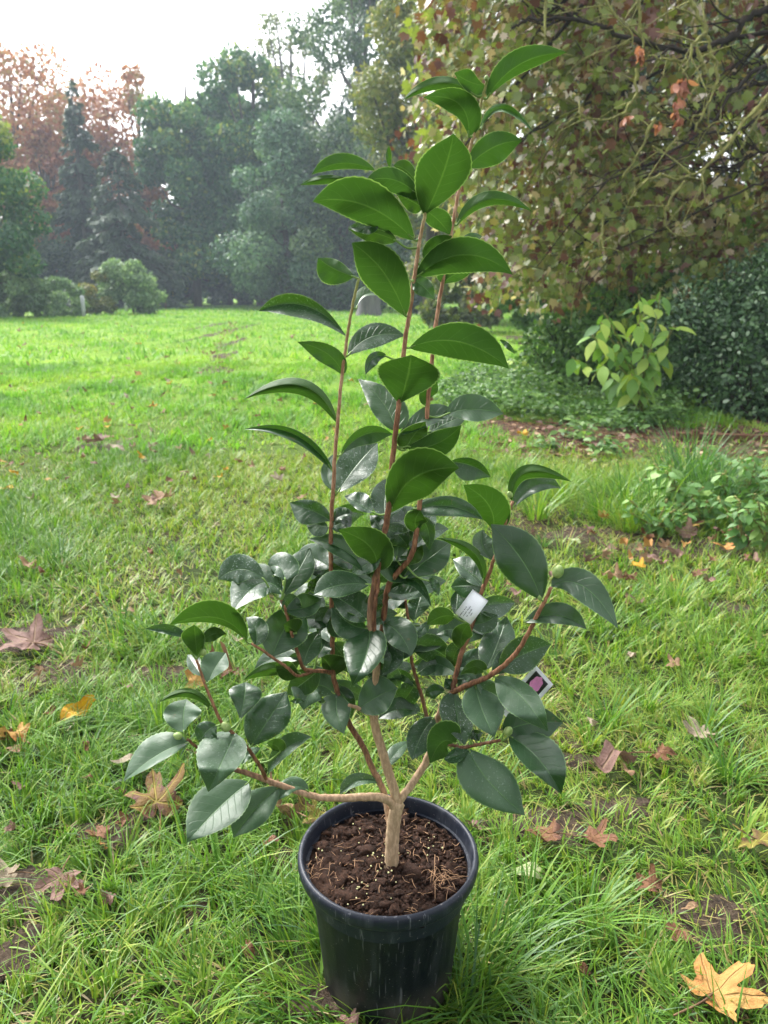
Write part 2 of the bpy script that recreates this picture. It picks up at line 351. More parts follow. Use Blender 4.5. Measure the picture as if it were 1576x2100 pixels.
# ------------------------------------------------------------ generic trees and bushes
def crown_lobes(W, D, z0, z1, K, shape, rs=(.2, .34)):
    c = []; i = 0
    while len(c) < K:
        i += 1
        u = RNG.random(); a = RNG.random() * 2 * PI
        if shape == 'round': wz = max(.12, 1 - max(0, (u - .45) / .62) ** 2.6) ** .5 * (.8 + .2 * min(1, u * 5))
        elif shape == 'egg': wz = (1 - u ** 1.6) ** .6
        else: wz = 1 - u * .75
        r = math.sqrt(RNG.random()) * .86 * wz
        c.append((r * W * math.cos(a), r * D * math.sin(a), z0 + (z1 - z0) * (.05 + .87 * u), RNG.uniform(*rs) * min(W, (z1 - z0) * .6) * (.6 + .4 * wz)))
    return np.array(c)
def tree(name, label, cat, cx, top, bot, wpx, Y, ramp, leaf, n, shape='round', K=38, group=None, trunk=True, air=0.0, tb=None, T=T_RHOMB, trunk_mat=None, rs=(.2, .34)):
    X = at(cx, 600, Y)[0]; z1 = at(cx, top, Y)[2] * (1.07 if Y > 25 else 1.02); z0 = max(0.05, at(cx, bot, Y)[2]); W = wpx / 2 / F * Y * (1.22 if Y > 35 else 1.1)
    root = empty(name, (X, Y, 0), label, cat, group)
    c = crown_lobes(W, W * .9, z0, z1, K, shape, rs)
    # crown: leaf clusters over every lobe
    li = RNG.choice(len(c), n, p=c[:, 3] ** 2 / (c[:, 3] ** 2).sum())
    d = RNG.normal(size=(n, 3)); d /= np.linalg.norm(d, axis=1)[:, None]
    rad = c[li, 3] * (1 - .35 * RNG.random(n) ** 3) * (1 + .11 * RNG.normal(size=n))
    P = c[li, :3] + d * rad[:, None] * np.array((1, 1, .8))
    if air > 0:      # open crown: drop whole sectors of foliage
        keep = np.array([noise.noise(Vector(p) * (1.6 / W * 2.5)) for p in P]) > (air - .5)
        P = P[keep]; d = d[keep]; li = li[keep]
    P[:, 2] = np.maximum(P[:, 2], .03)
    out = d + np.array((0, 0, -.25))
    fr = basis(np.cross(out, RNG.normal(size=P.shape)) + .4 * out, .5, d + np.array((0, 0, .5)))
    V, Fs, k = leaves(P, fr, leaf * RNG.uniform(.6, 1.35, len(P)), T)
    lt = RNG.uniform(-.22, .22, len(c))
    t = np.clip(.5 + lt[li] + .2 * RNG.normal(size=len(P)), 0, 1)
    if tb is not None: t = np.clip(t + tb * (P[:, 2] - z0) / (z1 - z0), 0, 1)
    mk('crown', V, Fs, FM[ramp], root, tint=np.repeat(t, k), smooth=False)
    if trunk:
        b = MB(); H = z1; r0 = max(.02, .018 * H + .012 * W)
        pth = smooth_path([(0, 0, -.05), (.02 * W, 0, H * .25), (-.03 * W, .02 * W, H * .55), (0.02 * W, 0, H * .9)], 5)
        b.add(*tube(pth, np.linspace(r0, r0 * .2, len(pth)), 8, wob=.15))
        for q in c[RNG.permutation(len(c))[:min(22, len(c))]]:
            zz = max(.12 * H, min(q[2] * .72, .85 * H)); s = np.array((0, 0, zz)); e = q[:3]
            mpt = (s + e) / 2 + np.array((0, 0, -.06 * H)) + RNG.normal(size=3) * .03 * W
            pp = smooth_path([s, mpt, e], 4); b.add(*tube(pp, np.linspace(r0 * .4, r0 * .08, len(pp)), 5))
        b.build('trunk', trunk_mat or M_TRUNK, root)
    return root
def spruce(name, label, cat, cx, top, wpx, Y, ramp='spruce', n=26000, leaf=.3, droop=.5, group=None):
    X = at(cx, 600, Y)[0]; H = at(cx, top, Y)[2]; W = wpx / 2 / F * Y
    root = empty(name, (X, Y, 0), label, cat, group)
    nb = 150; u = np.sort(RNG.random(nb)) ** .9; a = RNG.random(nb) * 2 * PI
    L = W * (1 - u) ** .85 * RNG.uniform(.65, 1.15, nb) + .12
    z = .06 * H + u * .92 * H
    bi = RNG.choice(nb, n, p=L ** 1.3 / (L ** 1.3).sum()); s = RNG.random(n) ** .6
    dx, dy = np.cos(a)[bi], np.sin(a)[bi]; l = L[bi]
    side = RNG.normal(size=n) * .16 * l * (1.15 - s)
    P = np.stack([dx * s * l - dy * side, dy * s * l + dx * side, z[bi] - droop * l * s ** 1.5 * (1 - .5 * s) - np.abs(RNG.normal(size=n)) * .16], 1)
    P[:, 2] = np.maximum(P[:, 2], .05)
    fr = basis(np.stack([dx, dy, np.full(n, -.8)], 1), .35)
    V, Fs, k = leaves(P, fr, leaf * RNG.uniform(.6, 1.3, n), T_RHOMB)
    t = np.clip(.3 + .5 * s * RNG.random(n) + .12 * RNG.normal(size=n), 0, 1)
    mk('crown', V, Fs, FM[ramp], root, tint=np.repeat(t, k), smooth=False)
    b = MB(); b.add(*tube([(0, 0, -.05), (0, 0, H * .5), (0, 0, H * .98)], [.02 * H, .012 * H, .01], 8))
    for i in range(0, nb, 2):
        e = np.array((math.cos(a[i]) * L[i] * .9, math.sin(a[i]) * L[i] * .9, z[i] - droop * L[i] * .5)); s0 = np.array((0, 0, z[i]))
        b.add(*tube(smooth_path([s0, (s0 + e) / 2 + np.array((0, 0, .06 * L[i])), e], 3), np.linspace(.05, .012, 7), 4))
    b.build('trunk', M_TRUNK, root)
    return root

# ============================================================ THE SETTING
# ground: one sheet, gently uneven near the camera
def hgt(x, y):
    return .012 * np.sin(x * 3.1 + 1.3) * np.sin(y * 2.7) + .006 * np.sin(x * 9 + y * 7)
def build_ground():
    xs = np.concatenate([[-130, -60, -25], np.linspace(-8, 8, 65), [25, 60, 130]])
    ys = np.concatenate([[-110, -40, -10], np.linspace(-3, 12, 61), [20, 40, 70, 130]])
    X, Y = np.meshgrid(xs, ys); Z = hgt(X, Y) * (np.abs(X) <= 8) * (Y > -3.1) * (Y < 12.1) - .006
    V = np.stack([X, Y, Z], -1).reshape(-1, 3); nx, ny = len(xs), len(ys)
    i = (np.arange(ny - 1)[:, None] * nx + np.arange(nx - 1)[None]).ravel()
    o = mk('ground', V, np.stack([i, i + 1, i + 1 + nx, i + nx], 1), M_GROUND); tag(o, kind='structure')
build_ground()
# bare ground strips and patches: (px, py, half-width px, half-height px)
PATCH = [(1130, 880, 170, 22, 'bed'), (1330, 900, 330, 30, 'bed'), (1520, 930, 160, 25, 'bed'), (1420, 1120, 150, 28, 'mud'), (1180, 1095, 60, 14, 'mud'),
         (215, 915, 55, 13, 'mud'), (290, 950, 45, 10, 'mud'), (70, 1310, 90, 26, 'mud'), (130, 1390, 110, 34, 'mud'), (60, 1840, 90, 60, 'mud'), (30, 1960, 60, 60, 'mud'),
         (1120, 1690, 130, 40, 'mud'), (1260, 1655, 90, 28, 'mud'), (1440, 1880, 110, 60, 'mud'), (1170, 1560, 60, 22, 'mud'), (650, 2060, 60, 40, 'mud'),
         (250, 1700, 110, 40, 'mud'), (640, 1690, 70, 24, 'mud'), (1330, 1090, 90, 18, 'mud'), (340, 1390, 90, 24, 'mud'), (540, 1900, 50, 25, 'mud'), (1500, 1250, 60, 18, 'mud'),
         (480, 676, 12, 12, 'path'), (470, 704, 14, 10, 'path'), (455, 730, 18, 9, 'path'), (432, 668, 10, 8, 'path'), (420, 690, 12, 9, 'path'), (440, 758, 32, 8, 'path'), (1100, 693, 110, 4, 'path'), (1120, 705, 60, 3, 'path')]
def patch_e(p):
    c = ground(p[0], p[1]); a = abs(ground(p[0] + p[2], p[1])[0] - c[0]); y0 = ground(p[0], p[1] + p[3])[1]; y1 = ground(p[0], p[1] - p[3])[1]
    return c[0], (y0 + y1) / 2, a, (y1 - y0) / 2
PE = [(*patch_e(p), p[4]) for p in PATCH]
M_BED = soil_mat('leaf_litter_soil', [(.36, (.02, .011, .008)), (.5, (.07, .036, .024)), (.6, (.15, .075, .05)), (.75, (.3, .19, .13))], 22, .02)
M_MUD = soil_mat('bare_mud', [(.36, (.02, .014, .010)), (.48, (.065, .046, .032)), (.6, (.14, .10, .07)), (.75, (.26, .2, .14))], 40, .02)
for k, (x, y, a, b, kd) in enumerate(PE):
    n = 48; th = np.arange(n) * 2 * PI / n
    rr = 1 + .22 * np.sin(th * 3 + k) + .12 * np.sin(th * 7 + 2 * k) + .06 * RNG.normal(size=n)
    px, py = x + a * rr * np.cos(th), y + b * rr * np.sin(th)
    V = [(x, y, hgt(x, y) + .004)]; F_ = []
    for q in (.35, .7, 1.0):
        for i in range(n):
            xx, yy = x + (px[i] - x) * q, y + (py[i] - y) * q
            V.append((xx, yy, hgt(xx, yy) + (.003 if q < 1 else -.004) + .0006 * (k % 4)))
    F3 = [(0, 1 + i, 1 + (i + 1) % n) for i in range(n)]
    F4 = [(1 + r * n + i, 1 + (r + 1) * n + i, 1 + (r + 1) * n + (i + 1) % n, 1 + r * n + (i + 1) % n) for r in range(2) for i in range(n)]
    tag(mk({'bed': 'soil_bed', 'path': 'worn_path', 'mud': 'mud'}[kd], V, [F3, F4], M_BED if kd == 'bed' else M_MUD), kind='structure')

# ---- grass, blade by blade
def bare(x, y):
    m = np.zeros(len(x))
    for (cx, cy_, a, b, kd) in PE:
        q = ((x - cx) / a) ** 2 + ((y - cy_) / b) ** 2
        m = np.maximum(m, np.clip(1.3 - q, 0, 1) * (.97 if kd == 'bed' else (.80 if kd == 'mud' else .62)))
    q = np.hypot(x - .005, y - .816)
    return np.where(q < .079, 1.0, m)
def fnoise(x, y, s, seed=0):
    r = np.zeros(len(x)); g = np.random.default_rng(seed)
    for i in range(7):
        a = g.random() * 2 * PI; f = s * g.uniform(.6, 1.9); r += np.sin((x * math.cos(a) + y * math.sin(a)) * f + g.random() * 9)
    return r / 7 ** .5 / 1.4      # about -1..1
def blades(x, y, h, wd, lean, az, tint, curl, levels, z0=None):
    n = len(x); s = np.array(levels); k = len(s)
    d = np.stack([np.cos(az), np.sin(az), np.zeros(n)], 1); sd = np.stack([-np.sin(az), np.cos(az), np.zeros(n)], 1)
    z0 = hgt(x, y) * (y < 12) if z0 is None else z0
    base = np.stack([x, y, z0 - .008], 1)
    c = base[:, None] + (h * 1.0)[:, None, None] * (lean[:, None, None] * s[None, :, None] + curl[:, None, None] * s[None, :, None] ** 2) * d[:, None]
    c[..., 2] += h[:, None] * (s[None] * np.sqrt(np.clip(1 - lean ** 2, .05, 1))[:, None] - .55 * curl[:, None] * s[None] ** 2.2)
    ww = wd[:, None] * (1 - s[None] ** 1.8) * .5 + .0002
    L = c + ww[..., None] * sd[:, None]; Rr = c - ww[..., None] * sd[:, None]
    V = np.stack([L, Rr], 2).reshape(-1, 3)
    i = np.arange(n)[:, None] * 2 * k + 2 * np.arange(k - 1)[None]
    return V, [np.stack([i, i + 1, i + 3, i + 2], -1).reshape(-1, 4)], np.repeat(tint, 2 * k)
def zone(y0, y1, dens, hr, wr, levels, seed, half=.92, x_pad=.6, tv=.13):
    area_n = int(dens * (y1 - y0) * ((y0 + y1) / 2 * half * 2 + 2 * x_pad))
    g = np.random.default_rng(seed)
    y = y0 + (y1 - y0) * g.random(area_n * 2); mx = (y * half + x_pad); x = (g.random(len(y)) * 2 - 1) * (y1 * half + x_pad)
    k = np.abs(x) < mx; x, y = x[k][:area_n], y[k][:area_n]
    # tufts: pull blades towards clump centres
    cs = .055 if y1 < 5 else .16
    gx, gy = np.floor(x / cs), np.floor(y / cs); hsh = np.sin(gx * 127.1 + gy * 311.7) * 43758.5453; r1 = hsh - np.floor(hsh); hs2 = hsh * 1.37; r2 = hs2 - np.floor(hs2)
    cxx, cyy = (gx + .2 + .6 * r1) * cs, (gy + .2 + .6 * r2) * cs
    pull = .45 * (g.random(len(x)) < .75)
    bx, by = x + (cxx - x) * pull, y + (cyy - y) * pull
    f1 = fnoise(bx, by, 5.0, 3); f2 = fnoise(bx, by, 1.6, 5)
    p = np.clip(.78 + .45 * f1 + .25 * f2, .12, 1) * (1 - bare(bx, by))
    k = g.random(len(x)) < p; bx, by, cxx, cyy, r1, r2, f1, f2 = (q[k] for q in (bx, by, cxx, cyy, r1, r2, f1, f2)); n = len(bx)
    h = g.uniform(hr[0], hr[1], n) * (1 + .38 * f1 + .3 * (r1 - .5)); 
    # longer grass in the verge on the right
    verge = np.exp(-((bx - 1.15) / .55) ** 2 - ((by - 3.5) / .5) ** 2); h *= 1 + .5 * verge
    az = np.where(g.random(n) < .7, r2 * 2 * PI + g.normal(size=n) * .7, g.random(n) * 2 * PI)
    lean = np.clip(np.abs(g.normal(size=n)) * .38 + .18 * r1, 0, .93); curl = g.uniform(0, .75, n)
    tint = np.clip(.52 + .14 * g.normal(size=n) - (.13 if y0 < 4 else .2) * f2 + .12 * f1 + .16 * (r2 - .5), .2, 1)
    dead = g.random(n) < np.clip(.15 - .16 * f1, .03, .5); tint = np.where(dead, g.uniform(0, .2, n), tint)
    lean = np.where(dead, np.clip(lean + .45, 0, .96), lean); h = np.where(dead, h * .8, h)
    # ground mats around the pot are trodden flat
    wd = g.uniform(wr[0], wr[1], n)
    if y0 < 2:   # keep blades out of the pot
        q = np.hypot(bx - .005, by - .816); near = q < .2
        out = np.arctan2(by - .816, bx - .005); az = np.where(near, out + g.normal(size=n) * .8, az)
        h = np.where(near & (by > .75), np.minimum(h * 1.15, .09), h)
    return blades(bx, by, h, wd, lean, az, tint, curl, levels)
def grass_obj(name, zs, mat, extra=None):
    b = MB()
    for z in zs: b.add(z[0], z[1], z[2])
    if extra: b.add(*extra)
    o = b.build(name, mat, smooth=True); tag(o, kind='stuff'); return o
L5 = (0, .3, .6, .85, 1)
# scattered coarse tufts and the tall verge tufts
def tufts(cent, g):
    X, Y, H, W_, LN, AZ, TT, CU = ([] for _ in range(8))
    for (x, y, h, nb, w_, t) in cent:
        a = g.random(nb) * 2 * PI; r = g.random(nb) ** .5 * h * .22
        X.append(x + r * np.cos(a)); Y.append(y + r * np.sin(a)); H.append(h * g.uniform(.55, 1.1, nb)); W_.append(w_ * g.uniform(.6, 1.1, nb))
        LN.append(np.clip(g.uniform(.05, .75, nb), 0, .9)); AZ.append(a + g.normal(size=nb) * .35); TT.append(np.clip(t + .12 * g.normal(size=nb), 0, 1)); CU.append(g.uniform(.1, .7, nb))
    return blades(*(np.concatenate(q) for q in (X, Y, H, W_, LN, AZ, TT, CU)), L5)
g_ = np.random.default_rng(11)
def thatch():
    X, Y = [], []
    for (x, y, a, b, kd) in PE:
        if kd == 'path': continue
        n = int(PI * a * b * (9000 if y < 2 else 3500)); q = g_.random(n) ** .5 * 1.25; t = g_.random(n) * 2 * PI; X.append(x + a * q * np.cos(t)); Y.append(y + b * q * np.sin(t))
    X, Y = np.concatenate(X), np.concatenate(Y); k = np.hypot(X - .005, Y - .816) > .09; X, Y = X[k], Y[k]; n = len(X)
    return blades(X, Y, g_.uniform(.02, .06, n), g_.uniform(.0012, .003, n), g_.uniform(.8, .99, n), g_.random(n) * 2 * PI, np.where(g_.random(n) < .7, g_.uniform(0, .16, n), g_.uniform(.2, .5, n)), g_.uniform(0, .3, n), L5)
near_c = []
for _ in range(150):
    y = g_.uniform(.45, 3.6); x = g_.uniform(-1, 1) * (y * .6 + .1)
    if math.hypot(x, y - .816) < .21 or bare(np.array([x]), np.array([y]))[0] > .3: continue
    near_c.append((x, y, g_.uniform(.08, .15), int(g_.uniform(10, 24)), .004, g_.uniform(.4, .85)))
for px, py, h in ((450, 1800, .13), (520, 1880, .11), (1000, 2010, .17), (1080, 1900, .15), (960, 2080, .15), (1200, 1900, .14), (1330, 1450, .13), (1250, 1480, .12), (1450, 1480, .12), (1500, 1600, .13), (330, 1330, .13), (290, 1300, .13), (550, 1850, .10)):
    p = ground(px, py); near_c.append((p[0], p[1], h * .8, 42, .0040, g_.uniform(.55, .8)))
for px, py, h, nb, t in ((1420, 1010, .42, 90, .9), (1385, 1000, .36, 70, .85), (1455, 1030, .36, 70, .9), (1290, 1040, .30, 60, .6), (1240, 1060, .26, 60, .6), (1340, 1060, .3, 70, .75), (1480, 1060, .28, 50, .8), (1150, 1020, .2, 50, .5), (1060, 990, .18, 60, .6), (1100, 1060, .2, 50, .55), (1350, 1090, .2, 60, .5), (1290, 1085, .2, 60, .45)):
    p = ground(px, py); near_c.append((p[0], p[1], h * 1.12, int(nb * 1.5), .0062, t))
grass_obj('grass', [zone(.30, 1.7, 17000, (.028, .062), (.0018, .0034), L5, 1), zone(.30, 1.9, 22000, (.012, .030), (.0012, .0024), (0, .5, 1), 21), zone(1.7, 4.2, 8500, (.032, .07), (.003, .0052), (0, .45, .8, 1), 2), zone(1.9, 4.2, 6000, (.015, .035), (.003, .005), (0, 1), 22), tufts(near_c, g_), thatch()], M_GRASS)
grass_obj('meadow_grass', [zone(4.2, 10, 2300, (.05, .09), (.006, .011), (0, .55, 1), 4), zone(10, 30, 150, (.06, .12), (.018, .034), (0, 1), 5), zone(30, 56, 26, (.08, .16), (.05, .09), (0, 1), 6)], M_GRASSF)
for o in col.objects:
    if o.name == 'grass': tag(o, 'short lawn grass with longer tufts around the pot', 'grass')
    if o.name == 'meadow_grass': tag(o, 'bright green mown meadow grass reaching the trees', 'grass')

# ============================================================ BACKGROUND TREES
FAR = 'trees at the far side of the meadow'
tree('chestnut_tree', 'tall russet chestnut tree at the left, topmost of the reddish crowns', 'tree', 70, 128, 520, 250, 56, 'chestnut', .32, 15000, 'round', 46, FAR, tb=.25)
tree('chestnut_tree', 'russet chestnut tree showing behind the pointed dark spruce', 'tree', 205, 178, 540, 230, 58, 'chestnut', .32, 13000, 'round', 40, FAR, tb=.15)
tree('chestnut_tree', 'pale russet chestnut tree right of the pointed spruce', 'tree', 312, 160, 560, 110, 57, 'chestnut', .30, 8000, 'round', 30, FAR, tb=.3)
tree('chestnut_tree', 'deep red chestnut tree low between the left edge tree and the spruce', 'tree', 125, 255, 560, 130, 52, 'chestnut', .28, 9000, 'egg', 30, FAR, tb=-.15)
spruce('spruce_tree', 'dark pointed spruce standing in front of the russet chestnuts', 'tree', 188, 150, 170, 49, n=22000, leaf=.26, group=FAR)
spruce('spruce_tree', 'broad dark spruce with drooping boughs right of the pointed one', 'tree', 262, 285, 290, 46, n=24000, leaf=.24, droop=.8, group=FAR)
tree('broadleaf_tree', 'green tree at the left edge with yellowing leaves', 'tree', -14, 235, 560, 190, 29, 'green', .17, 20000, 'round', 40, FAR, tb=.5)
tree('broadleaf_tree', 'dark green rounded tree just right of the russet chestnuts', 'tree', 405, 158, 615, 175, 50, 'green', .30, 26000, 'round', 46, FAR)
tree('broadleaf_tree', 'dark green tree with the domed top behind the grey-green tree', 'tree', 535, 118, 610, 190, 52, 'green', .30, 26000, 'round', 46, FAR, tb=.1)
tree('broadleaf_tree', 'green tree filling the gap between the rounded and the domed tree', 'tree', 470, 205, 600, 180, 60, 'green', .34, 20000, 'round', 44, FAR)
tree('broadleaf_tree', 'soft grey-green tree standing in front of the domed dark one', 'tree', 590, 243, 612, 235, 43, 'greygreen', .2, 26000, 'egg', 56, FAR)
tree('broadleaf_tree', 'airy open-crowned tree with sky showing through, left of the tallest tree', 'tree', 610, 55, 420, 170, 60, 'olive', .26, 7000, 'round', 44, FAR, air=.42, rs=(.14, .24))
tree('broadleaf_tree', 'tallest dark tree rising past the top edge above the meadow', 'tree', 745, -120, 610, 230, 47, 'dark', .25, 30000, 'round', 60, FAR, tb=.3)
tree('broadleaf_tree', 'dense olive tree filling the gap below the tallest tree', 'tree', 700, 250, 625, 210, 42, 'dark', .2, 22000, 'egg', 44, FAR, tb=.35)
tree('broadleaf_tree', 'yellow-green tree between the tallest dark tree and the maple', 'tree', 880, -150, 600, 260, 27, 'yellowgreen', .17, 26000, 'round', 60, FAR, tb=.1)
for cx, top, wp, Y, lab in ((70, 455, 130, 48, 'dark bush under the russet trees at the far left'), (165, 500, 190, 50, 'dark bush below the pointed spruce'), (330, 520, 160, 56, 'dark bush behind the pale round bush'),
                            (470, 540, 190, 58, 'dark bush below the domed green tree'), (620, 540, 190, 56, 'dark bush behind the tree with bare stems'), (760, 520, 190, 50, 'dark bush behind the tree stump'),
                            (850, 430, 200, 36, 'dark bush left of the maple at the meadow edge')):
    tree('dark_bush', lab, 'bush', cx, top, 640, wp, Y, 'dark', .2, 12000, 'round', 34, 'dark bushes along the foot of the trees', tb=.15)
tree('dark_tree', 'shaded evergreen tree behind the left part of the maple', 'tree', 1010, -180, 640, 330, 23, 'olive', .15, 30000, 'round', 60, 'trees behind the maple', air=.22)
tree('dark_tree', 'shaded evergreen tree behind the middle of the maple', 'tree', 1290, -260, 640, 360, 20, 'dark', .15, 32000, 'round', 60, 'trees behind the maple', tb=.2)
tree('dark_tree', 'shaded evergreen tree behind the bare maple branches at the right', 'tree', 1560, -260, 640, 420, 18, 'dark', .16, 40000, 'round', 60, 'trees behind the maple', tb=.2)
tree('dark_tree', 'shaded evergreen tree standing beyond the right edge', 'tree', 1980, -200, 640, 420, 17, 'dark', .15, 16000, 'round', 46, 'trees behind the maple', tb=.2)
tree('broadleaf_tree', 'wide green tree farther beyond the left edge', 'tree', -560, 160, 640, 340, 44, 'green', .3, 16000, 'round', 40, FAR)
tree('broadleaf_tree', 'green tree standing beyond the left edge', 'tree', -240, 180, 640, 300, 38, 'green', .24, 14000, 'round', 40, FAR)
for k, (X_, Y_, h_, side_) in enumerate(((-13, -9, -150, 'left'), (-7, -13, -200, 'left'), (0, -15, -250, 'middle'), (7, -12, -160, 'right'), (13, -8, -200, 'right'), (-17, -1, -60, 'far left'))):  # unseen trees added to block low sky and give leaf reflections contrast
    o_ = tree('sky_block_tree', 'unseen tree added behind the viewpoint to block low sky, %s in its row' % ('number one from the left', 'second from the left', 'behind the centre', 'second from the right', 'rightmost', 'beside the meadow at far left')[k], 'tree', 788, h_, 560, 620, 14, 'green', .4, 7000, 'round', 46, 'added unseen trees behind the viewpoint'); o_.location = (X_, Y_, 0)
# bushes at the meadow edge
tree('meadow_bush', 'pale grey-green bush at the left edge of the meadow', 'bush', 15, 525, 655, 170, 29.5, 'palebush', .12, 12000, 'round', 30, trunk=False)
tree('meadow_bush', 'low tangled bush at the left, behind the first fence post', 'bush', 110, 575, 655, 130, 30, 'palebush', .11, 7000, 'round', 24, trunk=False)
tree('meadow_bush', 'yellowish slim bush between the two pale fence posts', 'bush', 196, 560, 650, 75, 33, 'yellowgreen', .11, 4500, 'round', 20, trunk=False)
tree('meadow_bush', 'round light green bush behind the second fence post', 'bush', 270, 542, 645, 120, 34, 'palebush', .15, 9000, 'round', 26, tb=.25)
for cx, top, bot, wp, Y, rp, lab in ((960, 545, 660, 170, 18, 'olive', 'low olive thicket at the meadow end left of the light green one'), (1110, 540, 665, 210, 15, 'cover', 'light green thicket below the hanging maple leaves'),
                                     (1270, 500, 690, 210, 12, 'cover', 'shaded thicket behind the large-leaved shrub')):
    tree('thicket', lab, 'bush', cx, top, bot, wp, Y, rp, .13, 14000, 'round', 30, 'thickets at the foot of the maple', trunk=False)
# far wood closing the view behind the single trees
n = 90000; g = np.random.default_rng(66); X = g.uniform(-150, 60, n); Hh = 8.5 + 2.2 * fnoise(X, X * 0, .35, 12) + 1.0 * fnoise(X, X * 0, 1.3, 13); Z_ = Hh * g.random(n) ** .8; Yy = 70 + 2.5 * fnoise(X, Z_, .8, 14) + g.normal(size=n) * .8
P = np.stack([X, Yy, Z_], 1); fr = basis(g.normal(size=(n, 3)), .3, g.normal(size=(n, 3)) * .6 + (0, -.6, .6)); V, Fs, k = leaves(P, fr, g.uniform(.35, .8, n), T_RHOMB)
tag(mk('distant_wood', V, Fs, FM['green'], tint=np.repeat(np.clip(.35 + .2 * g.normal(size=n), 0, 1), k), smooth=False), 'far-off dark green wood closing the meadow behind the single trees', 'wood', kind='stuff')
# the bare stems under the grey-green tree
sx = at(620, 620, 43.5)[0]; sroot = empty('coppice_tree', (sx, 43.5, 0), 'clump of thin bare stems rising from the dark foot of the grey-green tree', 'tree')
for k, (px, Y) in enumerate(((560, 44), (578, 44.5), (648, 43), (662, 45), (676, 43.5))):
    X = at(px, 620, Y)[0]; b = MB(); b.add(*tube(smooth_path([(0, 0, -.1), (.05, 0, 1.2), (-.06 + .05 * k, 0, 3.2)], 4) + (X - sx, Y - 43.5, 0), [.11] * 5 + [.07] * 4, 7))
    b.build('trunk', M_TRUNK, sroot)
# fence posts
M_POST = plain('pale_concrete', (.42, .44, .46), .8, .2); M_RPOST = plain('rusty_iron', (.16, .07, .05), .8, .2)
for px, pt, pb, wd, m, lab in ((173, 607, 650, .11, M_POST, 'pale concrete fence post by the low tangled bush'), (260, 603, 640, .11, M_POST, 'pale concrete fence post before the round light green bush'),
                               (326, 612, 635, .05, M_RPOST, 'thin rusty post just right of the round bush'), (341, 617, 634, .04, M_RPOST, 'shorter thin rusty post next to the other rusty one')):
    p = ground(px, pb); H = at(px, pt, p[1])[2]
    b = MB(); b.add(*box((0, 0, H / 2 - .03), (wd, wd, H + .06))); b.add(*tube([(0, 0, H), (0, 0, H + .03)], [wd * .45, wd * .2], 4))
    for z in (.3, .6, .85): b.add(*box((0, -wd / 2 - .006, H * z), (wd * .5, .02, .03)))
    o = b.build('fence_post', m, smooth=False); o.location = p; tag(o, lab, 'fence post', 'fence posts at the meadow edge')
# tree stump
p = ground(757, 647); H = at(757, 596, p[1])[2]; Rr = 22 / F * p[1]
b = MB(); pr = [(Rr * 1.25, -.1), (Rr * 1.12, .08 * H), (Rr, .3 * H), (Rr * .95, .8 * H), (Rr * .97, H), (Rr * .6, H * 1.03), (.01, H * .99)]
V, F_ = lathe(pr, 28, lambda q, a: .07 * Rr * np.sin(a * 5)[None] + .04 * Rr * np.sin(a * 11)[None]); b.add(V, F_)
o = b.build('tree_stump', bark('grey_stump', (.07, .065, .07), (.18, .17, .18), 5)); o.location = p
tag(o, 'short grey tree stump in the shade at the end of the meadow', 'tree stump')

# ============================================================ THE MAPLE overhanging on the right
def inpoly(x, y, poly):
    c = np.zeros(len(x), bool); n = len(poly)
    for i in range(n):
        (x1, y1), (x2, y2) = poly[i], poly[(i + 1) % n]
        k = ((y1 > y) != (y2 > y)) & (x < (x2 - x1) * (y - y1) / (y2 - y1 + 1e-9) + x1); c ^= k
    return c
mroot = empty('maple_tree', (5.0, 8.6, 0), 'large maple at the right, brown and olive leaves hanging from mossy branches', 'tree')
O = np.array((5.0, 8.6, 0))
tb_ = MB()
tb_.add(*tube(smooth_path([O + (0, 0, -.1), O + (.05, 0, 1.2), O + (-.1, .05, 2.6), O + (.05, 0, 4.5), O + (.1, .1, 6.5)], 5), np.linspace(.3, .12, 21), 12, wob=.1))
tb_.build('trunk', M_DKBARK, mroot, origin=O)
poly = [(880, -260), (868, 60), (850, 200), (842, 300), (900, 400), (955, 440), (965, 560), (1000, 600), (1080, 618), (1190, 612), (1215, 600), (1270, 600), (1300, 640), (1400, 650), (1560, 590), (2100, 540), (2100, -260)]
gg = np.random.default_rng(21); spr = []
while len(spr) < 1300:
    px = gg.uniform(840, 2050); py = gg.uniform(-250, 640); Y = gg.uniform(6.4, 9.8)
    if not inpoly(np.array([px]), np.array([py]), poly)[0]: continue
    # thin where the branches are bare (upper right) and where sky shows (upper left)
    if 1290 < px < 1600 and 60 < py < 420 and gg.random() < .42: continue
    if px < 1130 and 60 < py < 230 and gg.random() < .45: continue
    if px > 1600 and gg.random() < .4: continue
    spr.append(at(px, py, Y))
spr = np.array(spr)
bb, bt = MB(), MB(); LP, LD, LT, LS = [], [], [], []
hubs = []
for k in range(26):     # main limbs arching out and down
    z0 = gg.uniform(1.3, 6.0); tgt = spr[gg.integers(len(spr))].copy()
    s0 = O + np.array((0, 0, z0)); mid = (s0 + tgt) / 2 + np.array((0, 0, .35 * abs(s0[0] - tgt[0]) * .5 + .2)) + gg.normal(size=3) * .2
    pth = smooth_path([s0, s0 * .7 + mid * .3 + np.array((0, 0, .15)), mid, mid * .4 + tgt * .6 + gg.normal(size=3) * .12, tgt], 6)
    bb.add(*tube(pth, np.linspace(gg.uniform(.028, .055), .007, len(pth)), 6, wob=.2)); hubs += [q for q in pth[6:]]
hubs = np.array(hubs)
